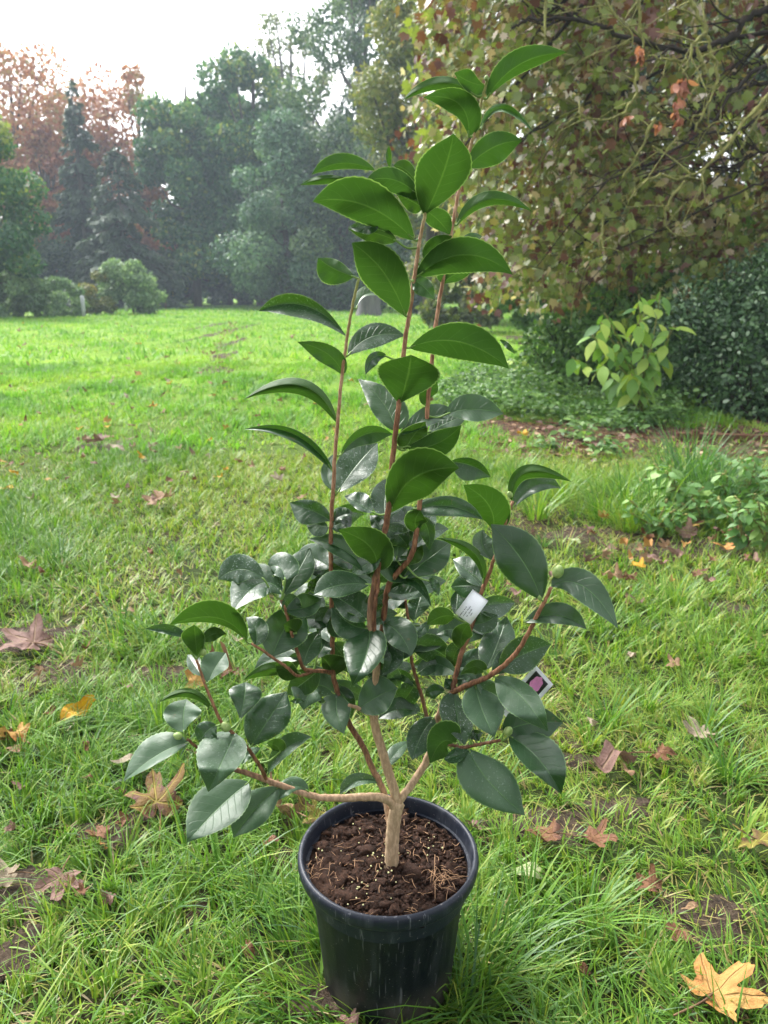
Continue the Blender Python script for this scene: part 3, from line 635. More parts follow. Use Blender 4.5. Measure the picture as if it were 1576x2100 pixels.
for s in spr:           # one spray of hanging twigs and leaves per point
    d = np.linalg.norm(hubs - s, axis=1) + .5 * (hubs[:, 0] < s[0]) + .3 * (hubs[:, 2] < s[2]); h = hubs[np.argmin(d)]
    L = np.linalg.norm(s - h)
    if L > 1.1: h = s + (h - s) / L * 1.1
    mid = (h + s) / 2 + np.array((0, 0, .10)) + gg.normal(size=3) * .05
    e = s + (s - mid) * .35 + np.array((0, 0, -.10))
    pth = smooth_path([h, mid, s, e], 4); bt.add(*tube(pth, np.linspace(.009, .003, len(pth)), 4, wob=.3))
    nl = gg.integers(15, 30); tt = gg.random(nl); base = pth[(len(pth) * (.3 + .69 * tt)).astype(int)] + gg.normal(size=(nl, 3)) * np.array((.09, .09, .06))
    LP.append(base); dn = gg.normal(size=(nl, 3)) * .6 + np.array((-.25, -.25, -.75)); LD.append(dn)
    c = gg.normal() * .13 + .42; LT.append(np.clip(c + gg.normal(size=nl) * .23, 0, 1)); LS.append(gg.uniform(.045, .10, nl))
    if gg.random() < .06: LT[-1] = gg.uniform(0, .15, nl)
bb.build('branch', M_DKBARK, mroot, origin=O); bt.build('twigs', M_LICHEN, mroot, origin=O)
LP, LD, LT, LS = (np.concatenate(q) for q in (LP, LD, LT, LS))
fr = basis(LD, .25, gg.normal(size=LD.shape) * .7 + np.array((-.2, -.6, .7)))
V, Fs, k = leaves(LP - O, fr, LS, T_MAPLE)
mk('crown', V, Fs, FM['maple'], mroot, tint=np.repeat(LT, k), smooth=False)
Q = lambda pts, Y, o=(976, 0), s=2.6267: np.array([at(o[0] + x / s, o[1] + y / s, Y + dy) for x, y, dy in [(*p, 0) if len(p) == 2 else p for p in pts]])
LICH = [([(1225, 120), (1237, 180), (1175, 240), (1150, 330), (1118, 400)], .012), ([(1190, 255), (1220, 330), (1243, 380), (1210, 430), (1160, 540)], .012),
        ([(1150, -60), (1160, 20), (1225, 130), (1250, 210), (1275, 300), (1300, 380), (1288, 470), (1255, 560), (1220, 620), (1190, 710)], .014), ([(1220, 620), (1180, 625), (1150, 690)], .008),
        ([(885, -80), (888, 150), (905, 265)], .013), ([(870, 370), (862, 500), (800, 600), (720, 645), (600, 638), (545, 600)], .010),
        ([(1640, 470), (1576, 515), (1450, 650), (1350, 790), (1230, 905), (1110, 965), (990, 940)], .015), ([(1130, 970), (1040, 1100), (1018, 1200), (1090, 1268), (1180, 1255)], .010),
        ([(375, -60), (372, 260), (376, 430)], .009), ([(960, 640), (870, 840), (780, 965)], .012), ([(1230, 905), (1225, 970), (1205, 1050)], .008), ([(1140, 320), (1040, 325), (985, 310), (940, 290)], .010),
        ([(1450, 650), (1330, 655), (1220, 690)], .007), ([(1350, 790), (1240, 815), (1150, 800)], .007), ([(700, -60), (730, 60), (830, 170), (850, 250)], .009), ([(1000, 940), (900, 990), (820, 1080)], .009), ([(690, 1170), (680, 1260), (665, 1340)], .010)]
for k_, (pts, r) in enumerate(LICH):
    b = MB()
    pth = smooth_path(Q([(x + gg.normal() * 5, y + gg.normal() * 5) for x, y in smooth_path([(*q, 0) for q in pts], 3)[:, :2]], 5.4 + .12 * (k_ % 5)), 3)
    b.add(*tube(pth, np.linspace(r, r * .5, len(pth)), 6, wob=.9))
    for q in range(5):
        i = gg.integers(2, len(pth) - 1); dd = gg.normal(size=3) * np.array((.12, .06, .1)) + np.array((-.05, 0, -.05))
        b.add(*tube(smooth_path([pth[i], pth[i] + dd * .6 + (0, 0, .01), pth[i] + dd * 1.4], 3), np.linspace(r * .5, .002, 7), 4, wob=.8))
    tag(b.build('mossy_branch', M_LICHEN, mroot, origin=O), 'yellow-green lichen covered branch')
b = MB()
DARKB = [([(1700, 0), (1576, 45), (1450, 110), (1380, 195), (1200, 272), (1050, 262), (900, 232), (720, 168), (560, 112), (390, 98), (270, 112), (200, 150)], .028), ([(560, 112), (460, 40), (520, -40)], .025),
         ([(1700, 420), (1500, 460), (1300, 520), (1150, 640), (1000, 700)], .018), ([(1700, 640), (1576, 700), (1450, 860), (1400, 970)], .022), ([(1700, 300), (1450, 420), (1250, 700), (1120, 860), (900, 960)], .018),
         ([(1720, 900), (1500, 1000), (1300, 1090), (1100, 1200), (800, 1330), (700, 1400)], .010), ([(1720, 180), (1400, 200), (1100, 330), (800, 480), (500, 600), (200, 800)], .02), ([(790, 380), (785, 550), (770, 760)], .016),
         ([(1640, 560), (1400, 700), (1200, 740), (900, 900), (600, 1020)], .014), ([(1640, 800), (1500, 830), (1380, 900), (1250, 1000)], .014), ([(1640, 360), (1520, 340), (1400, 350), (1300, 420)], .012)]
for k_, (pts, r) in enumerate(DARKB):
    b = MB()
    pth = smooth_path(Q(pts, 6.3 + .2 * (k_ % 4)), 5); pth += gg.normal(size=pth.shape) * .008; b.add(*tube(pth, np.linspace(r, r * .35, len(pth)), 7, wob=.25))
    for q in range(9):
        i = gg.integers(2, len(pth) - 2); dd = np.array((-.35, gg.normal() * .2, gg.normal() * .25)) * gg.uniform(.5, 1.4)
        b.add(*tube(smooth_path([pth[i], pth[i] + dd * .5 + gg.normal(size=3) * .04, pth[i] + dd], 4), np.linspace(r * .35, .004, 9), 5, wob=.3))
    tag(b.build('bare_branch', M_DKBARK, mroot, origin=O), 'dark bare branch')
FM['dead'] = foliage('dead_hanging_leaf', [(0, (.22, .07, .045)), (1, (.50, .22, .15))], .6, .3)
for x, y, sz, nl in ((880, 305, 70, 16), (1110, 480, 85, 22), (1080, 570, 60, 14), (1092, 665, 55, 12), (815, 660, 60, 8), (975, 692, 55, 10), (1078, 625, 40, 8)):
    c = Q([(x, y)], 5.35)[0]; rr = sz / 2.6267 / F * 5.4 * .62
    n = nl; P = c + gg.normal(size=(n, 3)) * rr * np.array((.28, .28, .28)) + np.array((0, 0, rr * .5))
    fr = basis(gg.normal(size=(n, 3)) * .35 + np.array((0, 0, -1)), .15, gg.normal(size=(n, 3)))
    V, Fs, k = leaves(P - O, fr, rr * 1.15, T_OVAL); mk('dead_leaf_bunch', V, Fs, FM['dead'], mroot, tint=np.repeat(gg.random(n), k), smooth=False)

# ============================================================ SHRUBS AND BED ON THE RIGHT
# dark small-leaved shrub
def dense_shrub(name, label, spec, ramp, leaf, n, seed, T=T_LEAF):
    g = np.random.default_rng(seed); org = np.array((spec[0][0], spec[0][1], 0)); root = empty(name, org, label, 'bush')
    sp = np.array(spec); li = g.choice(len(sp), n, p=sp[:, 3] ** 2 / (sp[:, 3] ** 2).sum())
    d = g.normal(size=(n, 3)); d /= np.linalg.norm(d, axis=1)[:, None]
    bump = np.array([noise.noise(Vector(q * 2.6 + i)) for q, i in zip(d, li)])
    P = sp[li, :3] + d * (sp[li, 3] * (1.0 + .38 * bump - .5 * g.random(n) ** 2.5))[:, None]
    k0 = P[:, 2] > .02; P, d = P[k0], d[k0]; n = len(P)
    fr = basis(g.normal(size=(n, 3)) + .5 * d, .2, d + g.normal(size=(n, 3)) * .4)
    V, Fs, k = leaves(P - org, fr, leaf * g.uniform(.6, 1.3, n), T)
    mk('foliage', V, Fs, FM[ramp], root, tint=np.repeat(np.clip(.5 + .24 * g.normal(size=n), 0, 1), k), smooth=False)
    b = MB()
    for q in range(70):
        c = sp[g.integers(len(sp))]; s = np.array((c[0], c[1], 0)) + g.normal(size=3) * (.12, .12, 0); dd = g.normal(size=3); dd /= np.linalg.norm(dd); dd[2] = abs(dd[2]) + .3
        e = c[:3] + dd * c[3] * g.uniform(.7, 1.15); e[2] = max(e[2], .05)
        pp = smooth_path([s, (s + e) / 2 + g.normal(size=3) * .06, e], 4); b.add(*tube(pp, np.linspace(.012, .0025, len(pp)), 5))
    b.build('stems', M_DKBARK, root, origin=org); return root
dense_shrub('evergreen_shrub', 'dark glossy small-leaved shrub filling the right edge above the timber edging',
            [(2.75, 5.75, .45, .50), (3.2, 5.9, .8, .6), (2.45, 6.0, .55, .42), (3.5, 5.6, .5, .6), (2.95, 6.3, .72, .42), (3.9, 6.2, 1.0, .6), (3.3, 5.5, .35, .42), (2.35, 6.4, .42, .34), (4.1, 5.8, .9, .6), (2.62, 5.45, .2, .28), (3.05, 5.35, .25, .26)], 'shrub', .040, 52000, 31)
dense_shrub('evergreen_shrub', 'leafy low shrub in the shade behind the large-leaved plant',
            [(2.1, 7.4, .35, .5), (2.8, 7.8, .5, .6), (1.75, 7.7, .25, .4), (3.6, 8, .7, .7)], 'cover', .06, 20000, 32)
# ground cover mound
g = np.random.default_rng(33); n = 9000
px = g.uniform(880, 1390, n * 3); py = g.uniform(742, 905, n * 3)
k = inpoly(px, py, [(900, 800), (960, 755), (1080, 742), (1190, 750), (1390, 800), (1390, 885), (1180, 872), (1080, 868), (960, 850), (880, 830)])
px, py = px[k][:n], py[k][:n]
P = np.array([ground(a, b_) for a, b_ in zip(px, py)]); hh = .12 + .10 * fnoise(P[:, 0], P[:, 1], 4.5, 8) + .05 * fnoise(P[:, 0], P[:, 1], 11, 9)
P[:, 2] = np.clip(hh, .02, .4) * g.random(len(P)) ** .4
extra = []
for a, b_, r_, m_ in ((1275, 882, .16, 160), (1180, 900, .14, 110), (1240, 935, .12, 90), (1330, 868, .14, 130), (1120, 925, .08, 60), (1395, 862, .22, 160)):
    c = ground(a, b_); q = g.normal(size=(m_, 3)) * np.array((r_ * .5, r_ * .6, 0)); q[:, 2] = np.abs(g.normal(size=m_)) * r_ * .35 + .02; extra.append(c + q)
P = np.concatenate([P] + extra); n = len(P)
fr = basis(g.normal(size=(n, 3)) * (1, 1, .3), .2, g.normal(size=(n, 3)) * .35 + (0, -.2, 1))
V, Fs, k = leaves(P, fr, g.uniform(.03, .06, n), T_LEAF)
tag(mk('ground_cover', V, Fs, FM['cover'], tint=np.repeat(np.clip(.5 + .25 * g.normal(size=n), 0, 1), k), smooth=False), 'low leafy ground cover in front of the large-leaved shrub', 'ground cover', kind='stuff')
# large-leaved young shrub
def stalk_plant(name, label, cat, px, py, stems, ramp, lsz, seed, droop=.9, group=None, T=T_OVAL, r=.008, pair=False, col2=.55):
    g = np.random.default_rng(seed); p = ground(px, py); root = empty(name, p, label, cat, group); b = MB(); P, D, S = [], [], []
    for (dx, dy, h, nl) in stems:
        e = np.array((dx, dy, h)); pth = smooth_path([(0, 0, -.01), (dx * .25, dy * .25, h * .45), (dx * .8, dy * .7, h * .85), e], 6); b.add(*tube(pth, np.linspace(r, r * .35, len(pth)), 6))
        for i in range(nl):
            s = .25 + .75 * (i + g.random() * .6) / nl; q = pth[min(len(pth) - 1, int(s * (len(pth) - 1)))]
            a = i * 2.4 + g.random(); 
            for sg in ((0, PI) if pair else (0,)):
                out = np.array((math.cos(a + sg), math.sin(a + sg), 0)); P.append(q + out * lsz * .12); D.append(out + np.array((0, 0, -droop * g.uniform(.4, 1.2)))); S.append(lsz * g.uniform(.5, 1.15) * (1 - .35 * s if pair else 1))
                b.add(*tube([q, P[-1]], [.0022, .0016], 4))
    P, D, S = np.array(P), np.array(D), np.array(S)
    fr = basis(D, .3, np.array((0, -.25, 1.0)) + 0 * D); V, Fs, k = leaves(P, fr, S, T)
    mk('foliage', V, Fs, FM[ramp], root, tint=np.repeat(np.clip(col2 + .22 * g.normal(size=len(P)), 0, 1), k), smooth=True)
    b.build('stem', M_LICHEN, root); return root
stalk_plant('large_leaved_shrub', 'young shrub with big drooping light green leaves left of the dark shrub', 'shrub', 1318, 862,
            [(-.44, -.15, .60, 15), (-.3, .1, .74, 15), (-.12, -.05, .86, 14), (.06, .05, .9, 12), (-.52, .05, .44, 13), (-.4, -.3, .42, 13), (-.2, -.3, .36, 12), (-.25, -.1, .55, 18), (.12, -.1, .66, 14), (-.05, -.15, .5, 18), (-.35, 0, .68, 16), (-.15, -.2, .7, 16)], 'bigleaf', .145, 41, 1.2)
stalk_plant('yellow_sapling', 'small yellow-green sapling standing in the ground cover', 'plant', 1068, 790, [(-.1, 0, .26, 6), (.06, .02, .3, 7), (0, 0, .2, 5)], 'bigleaf', .13, 42, .7, col2=.8)
NET = 'light green nettle-like plants at the right edge'
for k, (px, py, h, lab) in enumerate(((1345, 1100, .15, 'leafy weed behind the tall grass tuft'), (1390, 1065, .22, 'bright yellow-green weed with broad leaves left of the nettles'), (1520, 1130, .22, 'nettle plant nearest the right edge mud'), (1572, 1135, .26, 'nettle plant cut by the right edge, in front'),
                                      (1490, 1040, .17, 'nettle plant just behind the tall grass tuft'), (1530, 1040, .2, 'nettle plant in the middle of the right clump'), (1580, 1050, .24, 'nettle plant at the right edge, second row'),
                                      (1555, 1000, .18, 'nettle plant nearest the timber edging'), (1490, 1000, .2, 'small nettle plant by the timber edging'), (1620, 1090, .36, 'nettle plant beyond the right edge'), (1440, 1085, .12, 'small nettle plant between grass and mud'), (1300, 1060, .12, 'low weed left of the tall grass tuft'))):
    st = [(gg.normal() * .07, gg.normal() * .07, h * gg.uniform(.6, 1), 7) for _ in range(6)]
    stalk_plant('nettle_plant', lab, 'plant', px, py, st, 'nettle', .058 if k != 1 else .10, 50 + k, .45, NET, T_OVAL, .0035, True, .75 if k in (1, 3) else .5)
# timber edging
a, c = ground(1385, 904), ground(1760, 912); L = np.linalg.norm(c - a); b = MB(); b.add(*box((0, 0, .018), (L, .04, .06)))
for q in (-.4, .05, .45): b.add(*box((q * L, -.035, .02), (.045, .025, .10)))
o = b.build('timber_edging', bark('wet_timber', (.045, .018, .010), (.20, .085, .045), 14, .6, .006, (.1, 1, 1)), smooth=False)
bv = o.modifiers.new('bevel', 'BEVEL'); bv.width = .004; bv.segments = 2
o.location = (a + c) / 2; o.rotation_euler = (0, R(.5), math.atan2(c[1] - a[1], c[0] - a[0])); tag(o, 'wet brown timber plank edging the bed below the dark shrub', 'timber edging')
# twigs and litter on the bed
g = np.random.default_rng(35); b = MB()
for _ in range(420):
    px, py = g.uniform(980, 1640), g.uniform(862, 945); p = ground(px, py); a = g.random() * PI; l = g.uniform(.03, .14)
    d = np.array((math.cos(a), math.sin(a), g.normal() * .12)) * l; z = np.array((0, 0, .012))
    b.add(*tube([p + z, p + z + d * .5 + g.normal(size=3) * .006, p + z + d], [.0025, .002, .0012], 4), g.random())
tag(b.build('bark_litter', soil_mat('twig_litter', [(.3, (.08, .035, .022)), (.7, (.30, .16, .10))], 8)), 'small twigs and bark bits strewn over the brown bed', 'bark litter', kind='stuff')
P = np.array([ground(g.uniform(980, 1650), g.uniform(862, 950)) for _ in range(520)]) + (0, 0, .012); n = len(P)
fr = basis(g.normal(size=(n, 3)) * (1, 1, .15), .1, g.normal(size=(n, 3)) * .3 + (0, 0, 1)); V, Fs, k = leaves(P, fr, g.uniform(.03, .07, n), T_LEAF)
FM['litter'] = foliage('litter_leaf', [(0, (.05, .02, .012)), (.4, (.13, .055, .035)), (.75, (.28, .15, .10)), (1, (.48, .34, .2))], .6, .1)
tag(mk('leaf_litter', V, Fs, FM['litter'], tint=np.repeat(g.random(n), k), smooth=False), 'brown rotting leaf litter on the bed by the timber edging', 'leaf litter', kind='stuff')

# ============================================================ FALLEN LEAVES, each one a thing
def fallen_mat(name, c1, c2, vein, spot=(.05, .025, .015), sp=.6):
    m, t, o = new_mat(name); g = G(t)
    uv = g.n('ShaderNodeUVMap'); uv.uv_map = 'UVMap'; s = g.n('ShaderNodeSeparateXYZ'); g.l(uv.outputs[0], s.inputs[0])
    x = g.math('ABSOLUTE', g.math('SUBTRACT', s.outputs[0], .5)); y = g.math('SUBTRACT', s.outputs[1], .3)
    d = x
    for ph in (52, 108):
        q = g.math('ABSOLUTE', g.math('SUBTRACT', g.math('MULTIPLY', x, math.cos(R(ph))), g.math('MULTIPLY', y, math.sin(R(ph)))))
        q = g.math('ADD', q, g.math('MULTIPLY', g.math('LESS_THAN', g.math('ADD', g.math('MULTIPLY', x, math.sin(R(ph))), g.math('MULTIPLY', y, math.cos(R(ph)))), 0), 1)); d = g.math('MINIMUM', d, q)
    vm = g.math('SUBTRACT', 1, g.step(d, .004, .016)); around = g.math('SUBTRACT', 1, g.step(d, .01, .12))
    n1 = g.noise(28, 4, .65); n2 = g.noise(140, 4, .7)
    c = g.mix(g.step(g.math('SUBTRACT', n1, g.math('MULTIPLY', around, .12)), .36, .6), c1, c2)
    c = g.mix(g.math('MULTIPLY', g.step(n2, .60, .70), sp), c, spot)
    c = g.mix(g.math('MULTIPLY', vm, .7), c, vein)
    g.l(g.bsdf(c, .6, .28, g.math('ADD', g.math('ADD', n2, g.math('MULTIPLY', n1, 2)), g.math('MULTIPLY', vm, -1)), .004, .8, trans=.12), o.inputs[0]); return m
FL = {
 'yellow': fallen_mat('fallen_yellow', (0.527, 0.299, 0.011), (0.439, 0.211, 0.009), (0.544, 0.368, 0.071), (0.105, 0.044, 0.009), .6),
 'orange': fallen_mat('fallen_orange', (.46, .27, .08), (.40, .16, .045), (.46, .26, .09), (.26, .09, .04), .5),
 'tan': fallen_mat('fallen_tan', (0.290, 0.176, 0.096), (0.176, 0.096, 0.052), (0.316, 0.220, 0.115)),
 'pink': fallen_mat('fallen_pinkish', (0.228, 0.132, 0.105), (0.132, 0.071, 0.057), (0.264, 0.176, 0.105)),
 'purple': fallen_mat('fallen_purple', (0.176, 0.105, 0.030), (0.096, 0.035, 0.035), (0.299, 0.246, 0.044), (0.035, 0.013, 0.013), .5),
 'brown': fallen_mat('fallen_brown', (0.193, 0.088, 0.044), (0.088, 0.037, 0.022), (0.228, 0.123, 0.052)),
 'pale': fallen_mat('fallen_pale', (0.351, 0.281, 0.203), (0.246, 0.193, 0.123), (0.368, 0.316, 0.211), (0.140, 0.088, 0.061), .5),
 'green': fallen_mat('fallen_palegreen', (0.351, 0.404, 0.193), (0.299, 0.334, 0.159), (0.439, 0.456, 0.264), (0.176, 0.176, 0.088), .25),
 'olive': fallen_mat('fallen_olive', (0.193, 0.167, 0.027), (0.105, 0.049, 0.027), (0.351, 0.334, 0.071), (0.044, 0.017, 0.009), .6)}
def outline(th, kind):
    if kind == 'maple':
        r = .42 + 0 * th
        for c, L, w_ in ((90, .95, 25), (36, .86, 24), (144, .86, 24), (-16, .58, 22), (196, .58, 22)):
            d = (np.degrees(th) - c + 180) % 360 - 180; r = np.maximum(r, L * np.exp(-np.abs(d / w_) ** 1.7) + .09 * L * (np.abs(np.abs(d) - 13) < 4))
        dn = np.abs((np.degrees(th) - 270 + 180) % 360 - 180); return r * np.clip(.25 + dn / 35, 0, 1)
    d = np.abs((np.degrees(th) - 90 + 180) % 360 - 180); return .5 + .42 * np.exp(-(d / 28) ** 2) + .05 * np.cos(2 * th)
def fallen(px, py, size, kind, colr, label, rot=None, curl=.35, tilt=.25, stalk=True, seed=None, group=None, z=.028, name=None, fold=0.0):
    g = np.random.default_rng(seed if seed is not None else int(px * 7 + py))
    p = ground(px, py, z); dep = p[1] * math.cos(PITCH) - (p[2] - CH) * math.sin(PITCH); s = size / F * dep / 1.55
    nth = 72 if size > 45 else 36; th = np.arange(nth) * 2 * PI / nth; ro = outline(th, kind) * (1 + .03 * g.normal(size=nth)); rings = (.25, .5, .75, 1.0)
    if kind != 'maple': pass
    x = np.concatenate([[0]] + [q * ro * np.cos(th) for q in rings]); y = np.concatenate([[0]] + [q * ro * np.sin(th) for q in rings])
    if kind == 'oval': x = x * .55
    a1, a2 = g.random(2) * 2 * PI; rr = np.hypot(x, y)
    zz = .05 * np.sin(x * 11 + a1) * np.sin(y * 9 + a2) + (curl * 1.5 + .15) * (.55 * rr ** 2 * np.sin(2 * np.arctan2(y, x) + a1) + .3 * rr ** 2 + .12 * np.sin(5 * x + a2) * rr + .10 * np.sin(7 * y + a1)) + fold * np.abs(x)
    x2 = x * (1 - .12 * curl * rr); V = np.stack([x2, y, zz], 1) * s
    F3 = [(0, 1 + i, 1 + (i + 1) % nth) for i in range(nth)]
    F4 = [(1 + r * nth + i, 1 + (r + 1) * nth + i, 1 + (r + 1) * nth + (i + 1) % nth, 1 + r * nth + (i + 1) % nth) for r in range(3) for i in range(nth)]
    uv = np.stack([x * .5 + .5, y * .5 + .3], 1)
    o = mk(name or ('fallen_maple_leaf' if kind == 'maple' else 'fallen_leaf'), V, [F3, F4], FL[colr], uv=uv)
    o.location = (p[0], p[1], z * (.85 if py > 1050 else 1.15) + .1 * s); rz = g.random() * 2 * PI if rot is None else R(rot)
    o.rotation_euler = (tilt * g.normal(), tilt * g.normal(), rz)
    if stalk and size > 60:
        q = smooth_path([(0, 0, 0), (.05 * s, -.35 * s, .02 * s), (-.03 * s, -.95 * s, -.04 * s)], 5); V, Fs = tube(q, [.02 * s] * len(q), 5)
        mk('leaf_stalk', V, Fs, FL['olive' if colr in ('purple', 'olive', 'yellow', 'green') else 'tan'], o, uv=np.zeros((len(V), 2)))
    return tag(o, label, 'fallen leaf', group)
NEARL = [
 (150, 1462, 92, 'oval', 'yellow', 'bright yellow spotted leaf lying folded in the left grass', -35, .8, .5),
 (28, 1512, 90, 'maple', 'orange', 'curled orange-brown leaf at the left edge beside the yellow one', 60, .9, .4),
 (322, 1650, 150, 'maple', 'purple', 'purplish maple leaf with yellow veins left of the drooping camellia leaves', 20, .35, .3),
 (128, 1800, 105, 'maple', 'pink', 'dull pinkish maple leaf on bare soil at the lower left', 190, .3, .12),
 (18, 1792, 85, 'maple', 'pale', 'pale crumpled leaf at the left edge next to the pinkish maple leaf', 100, .6, .2),
 (70, 1322, 125, 'maple', 'pink', 'flat pinkish brown leaf on the bare patch at the left edge', 70, .25, .08),
 (402, 1402, 62, 'maple', 'orange', 'small bright orange leaf behind the left reddish shoot', 30, .4, .4),
 (478, 1372, 90, 'maple', 'brown', 'curled brown leaf right of the small bright orange one', 110, .9, .3),
 (592, 1665, 110, 'maple', 'tan', 'curled tan leaf under the low left branch beside the pot', 30, 1.0, .5),
 (655, 1672, 80, 'maple', 'olive', 'yellow and brown leaf tucked against the back of the pot', 80, .5, .2),
 (328, 1032, 72, 'maple', 'tan', 'tan maple leaf standing in the grass at mid left', 10, .5, .4),
 (205, 905, 60, 'maple', 'pink', 'pinkish leaf lying on the muddy spot at mid left', 140, .4, .1),
 (250, 925, 50, 'oval', 'pale', 'pale leaf on the right of the muddy spot at mid left', 80, .4, .1),
 (572, 986, 36, 'maple', 'pale', 'pale leaf in the grass left of the roundest camellia leaf', 40, .4, .2),
 (238, 1022, 30, 'oval', 'pale', 'small pale leaf, left one of a close pair at mid left', 60, .4, .2),
 (262, 1003, 28, 'oval', 'pink', 'small pink leaf, right one of a close pair at mid left', 10, .4, .2),
 (30, 972, 26, 'maple', 'yellow', 'small yellow leaf near the left edge, upper of two', 20, .4, .3),
 (16, 1003, 26, 'maple', 'yellow', 'small yellow leaf near the left edge, lower of two', 70, .4, .3),
 (62, 1158, 58, 'oval', 'tan', 'long tan leaf at the left above the bare patch', 60, .8, .2),
 (85, 1172, 32, 'oval', 'brown', 'small dark brown leaf touching the long tan one', 30, .8, .2),
 (1082, 1788, 112, 'oval', 'green', 'pale green leaf lying right of the pot rim', 75, .5, .1),
 (1275, 1552, 120, 'oval', 'pink', 'long arched pinkish tan leaf in the grass at right', 110, 1.3, .3),
 (1352, 1545, 62, 'maple', 'brown', 'brown leaf touching the right end of the arched tan one', 200, .8, .3),
 (1442, 1505, 82, 'maple', 'pale', 'whitish flat leaf in the grass at right', 20, .3, .1),
 (1130, 1712, 90, 'maple', 'brown', 'wet dark brown leaf on the bare soil right of the pot', 80, .5, .15),
 (1215, 1716, 85, 'maple', 'brown', 'second wet brown leaf on the bare soil, farther right', 250, .3, .12),
 (1556, 1725, 125, 'maple', 'olive', 'brown and olive maple leaf cut by the right edge', 200, .4, .4),
 (1462, 2040, 185, 'maple', 'orange', 'large orange and yellow maple leaf at the lower right corner', -60, .22, .10),
 (1296, 1342, 40, 'oval', 'pale', 'small curled pale leaf right of the card with the pink flower', 140, 1.0, .5),
 (1385, 1362, 40, 'maple', 'tan', 'small tan leaf farther right of the curled pale one', 10, .5, .3),
 (1220, 1482, 36, 'oval', 'pale', 'small upright pale leaf in front of the low right camellia leaves', 20, .8, .9),
 (1290, 1580, 42, 'oval', 'tan', 'small tan leaf just below the arched pinkish one', 30, .5, .5),
 (975, 1690, 48, 'maple', 'pink', 'faded pinkish leaf in the grass touching the right of the pot', 120, .4, .2),
 (1492, 1122, 56, 'maple', 'orange', 'yellow-orange leaf on the mud in front of the nettles', 80, .3, .1),
 (1312, 1160, 40, 'maple', 'yellow', 'yellow leaf among brown ones on the mud at right', 20, .4, .1),
 (1320, 1128, 38, 'maple', 'tan', 'tan leaf just above the yellow one on the mud', 90, .4, .2),
 (1345, 1145, 44, 'oval', 'pink', 'pinkish leaf right of the yellow one on the mud', 50, .4, .2),
 (1182, 1108, 36, 'oval', 'green', 'pale yellow-green leaf near the mud at right', 40, .3, .2),
 (1262, 1125, 44, 'maple', 'pink', 'reddish pink leaf between the pale green and the yellow one', 60, .4, .2),
 (1412, 1095, 60, 'maple', 'pink', 'large pinkish leaf at the back of the right mud patch', 20, .5, .2),
 (1425, 1078, 34, 'oval', 'orange', 'small orange leaf behind the large pinkish one', 80, .4, .2),
 (1550, 1150, 46, 'maple', 'pink', 'pink-brown leaf at the right edge of the mud', 30, .4, .2),
 (1310, 1232, 44, 'oval', 'pink', 'pink leaf in the grass right of the upper flower bud', 80, .6, .3),
 (1290, 1236, 34, 'oval', 'tan', 'small tan leaf left of the pink one in the right grass', 0, .6, .3),
 (1062, 1215, 40, 'oval', 'pink', 'small pink leaf right of the white plant label', 30, .6, .3),
 (1040, 1198, 30, 'oval', 'brown', 'small reddish brown leaf behind the glossy dark camellia leaf', 70, .6, .2),
 (1075, 893, 30, 'maple', 'yellow', 'yellow leaf on the brown bed at its left end', 40, .5, .2),
 (1035, 855, 22, 'oval', 'pink', 'pink leaf at the left end of the brown bed', 80, .5, .3),
 (1420, 1855, 44, 'oval', 'tan', 'small tan leaf by the bare soil above the orange maple leaf', 100, .5, .2),
 (1340, 1815, 66, 'maple', 'brown', 'brown leaf half hidden in grass at the right', 40, .5, .2),
 (1395, 1905, 60, 'maple', 'brown', 'dull brown leaf on bare soil above the orange maple leaf', 140, .4, .1),
 (510, 1945, 60, 'oval', 'brown', 'upright curled brown leaf left of the pot', 20, 1.0, .8),
 (560, 1720, 44, 'oval', 'brown', 'brown leaf in the grass left of the pot rim', 80, .7, .3),
 (265, 1252, 42, 'oval', 'tan', 'tan leaf with a yellow end above the bare left patch', 100, .5, .1),
 (490, 1310, 44, 'oval', 'pale', 'whitish leaf behind the arched bright green camellia leaf', 80, .4, .2),
 (262, 1556, 60, 'oval', 'pale', 'pale leaf under the pointed grey-green camellia leaf tip', 110, .4, .2),
 (300, 1572, 60, 'maple', 'pink', 'pinkish leaf partly under the pointed grey-green camellia leaf', 60, .5, .2),
 (415, 1545, 56, 'maple', 'pink', 'pinkish leaf behind the lowest left camellia leaves', 90, .5, .2),
 (45, 1610, 40, 'oval', 'pink', 'small pinkish leaf near the left edge in the grass', 90, .5, .2),
 (210, 1710, 60, 'maple', 'brown', 'dark brown leaf in the soil above the pinkish maple leaf', 90, .5, .2),
 (265, 1405, 36, 'oval', 'pink', 'small pinkish leaf on the bare patch left of the orange leaf', 90, .5, .2),
 (310, 1130, 26, 'oval', 'brown', 'small reddish brown leaf in the middle of the left lawn', 30, .6, .3),
 (368, 1170, 26, 'oval', 'tan', 'small upright tan leaf in the lawn left of the silvery leaves', 30, .9, .9),
 (1198, 1985, 50, 'oval', 'brown', 'brown leaf hidden in the grass right of the pot foot', 40, .7, .3),
 (720, 2092, 60, 'maple', 'pink', 'pinkish brown leaf at the bottom edge against the pot foot', 40, .5, .2),
]
for (px, py, s_, kd, cl, lab, rot, cu, ti) in NEARL: fallen(px, py, s_, kd, cl, lab, rot, cu, ti)
g = np.random.default_rng(77); CN = {'tan': 'tan', 'pale': 'pale', 'yellow': 'yellow', 'pink': 'pinkish', 'orange': 'orange', 'brown': 'brown'}
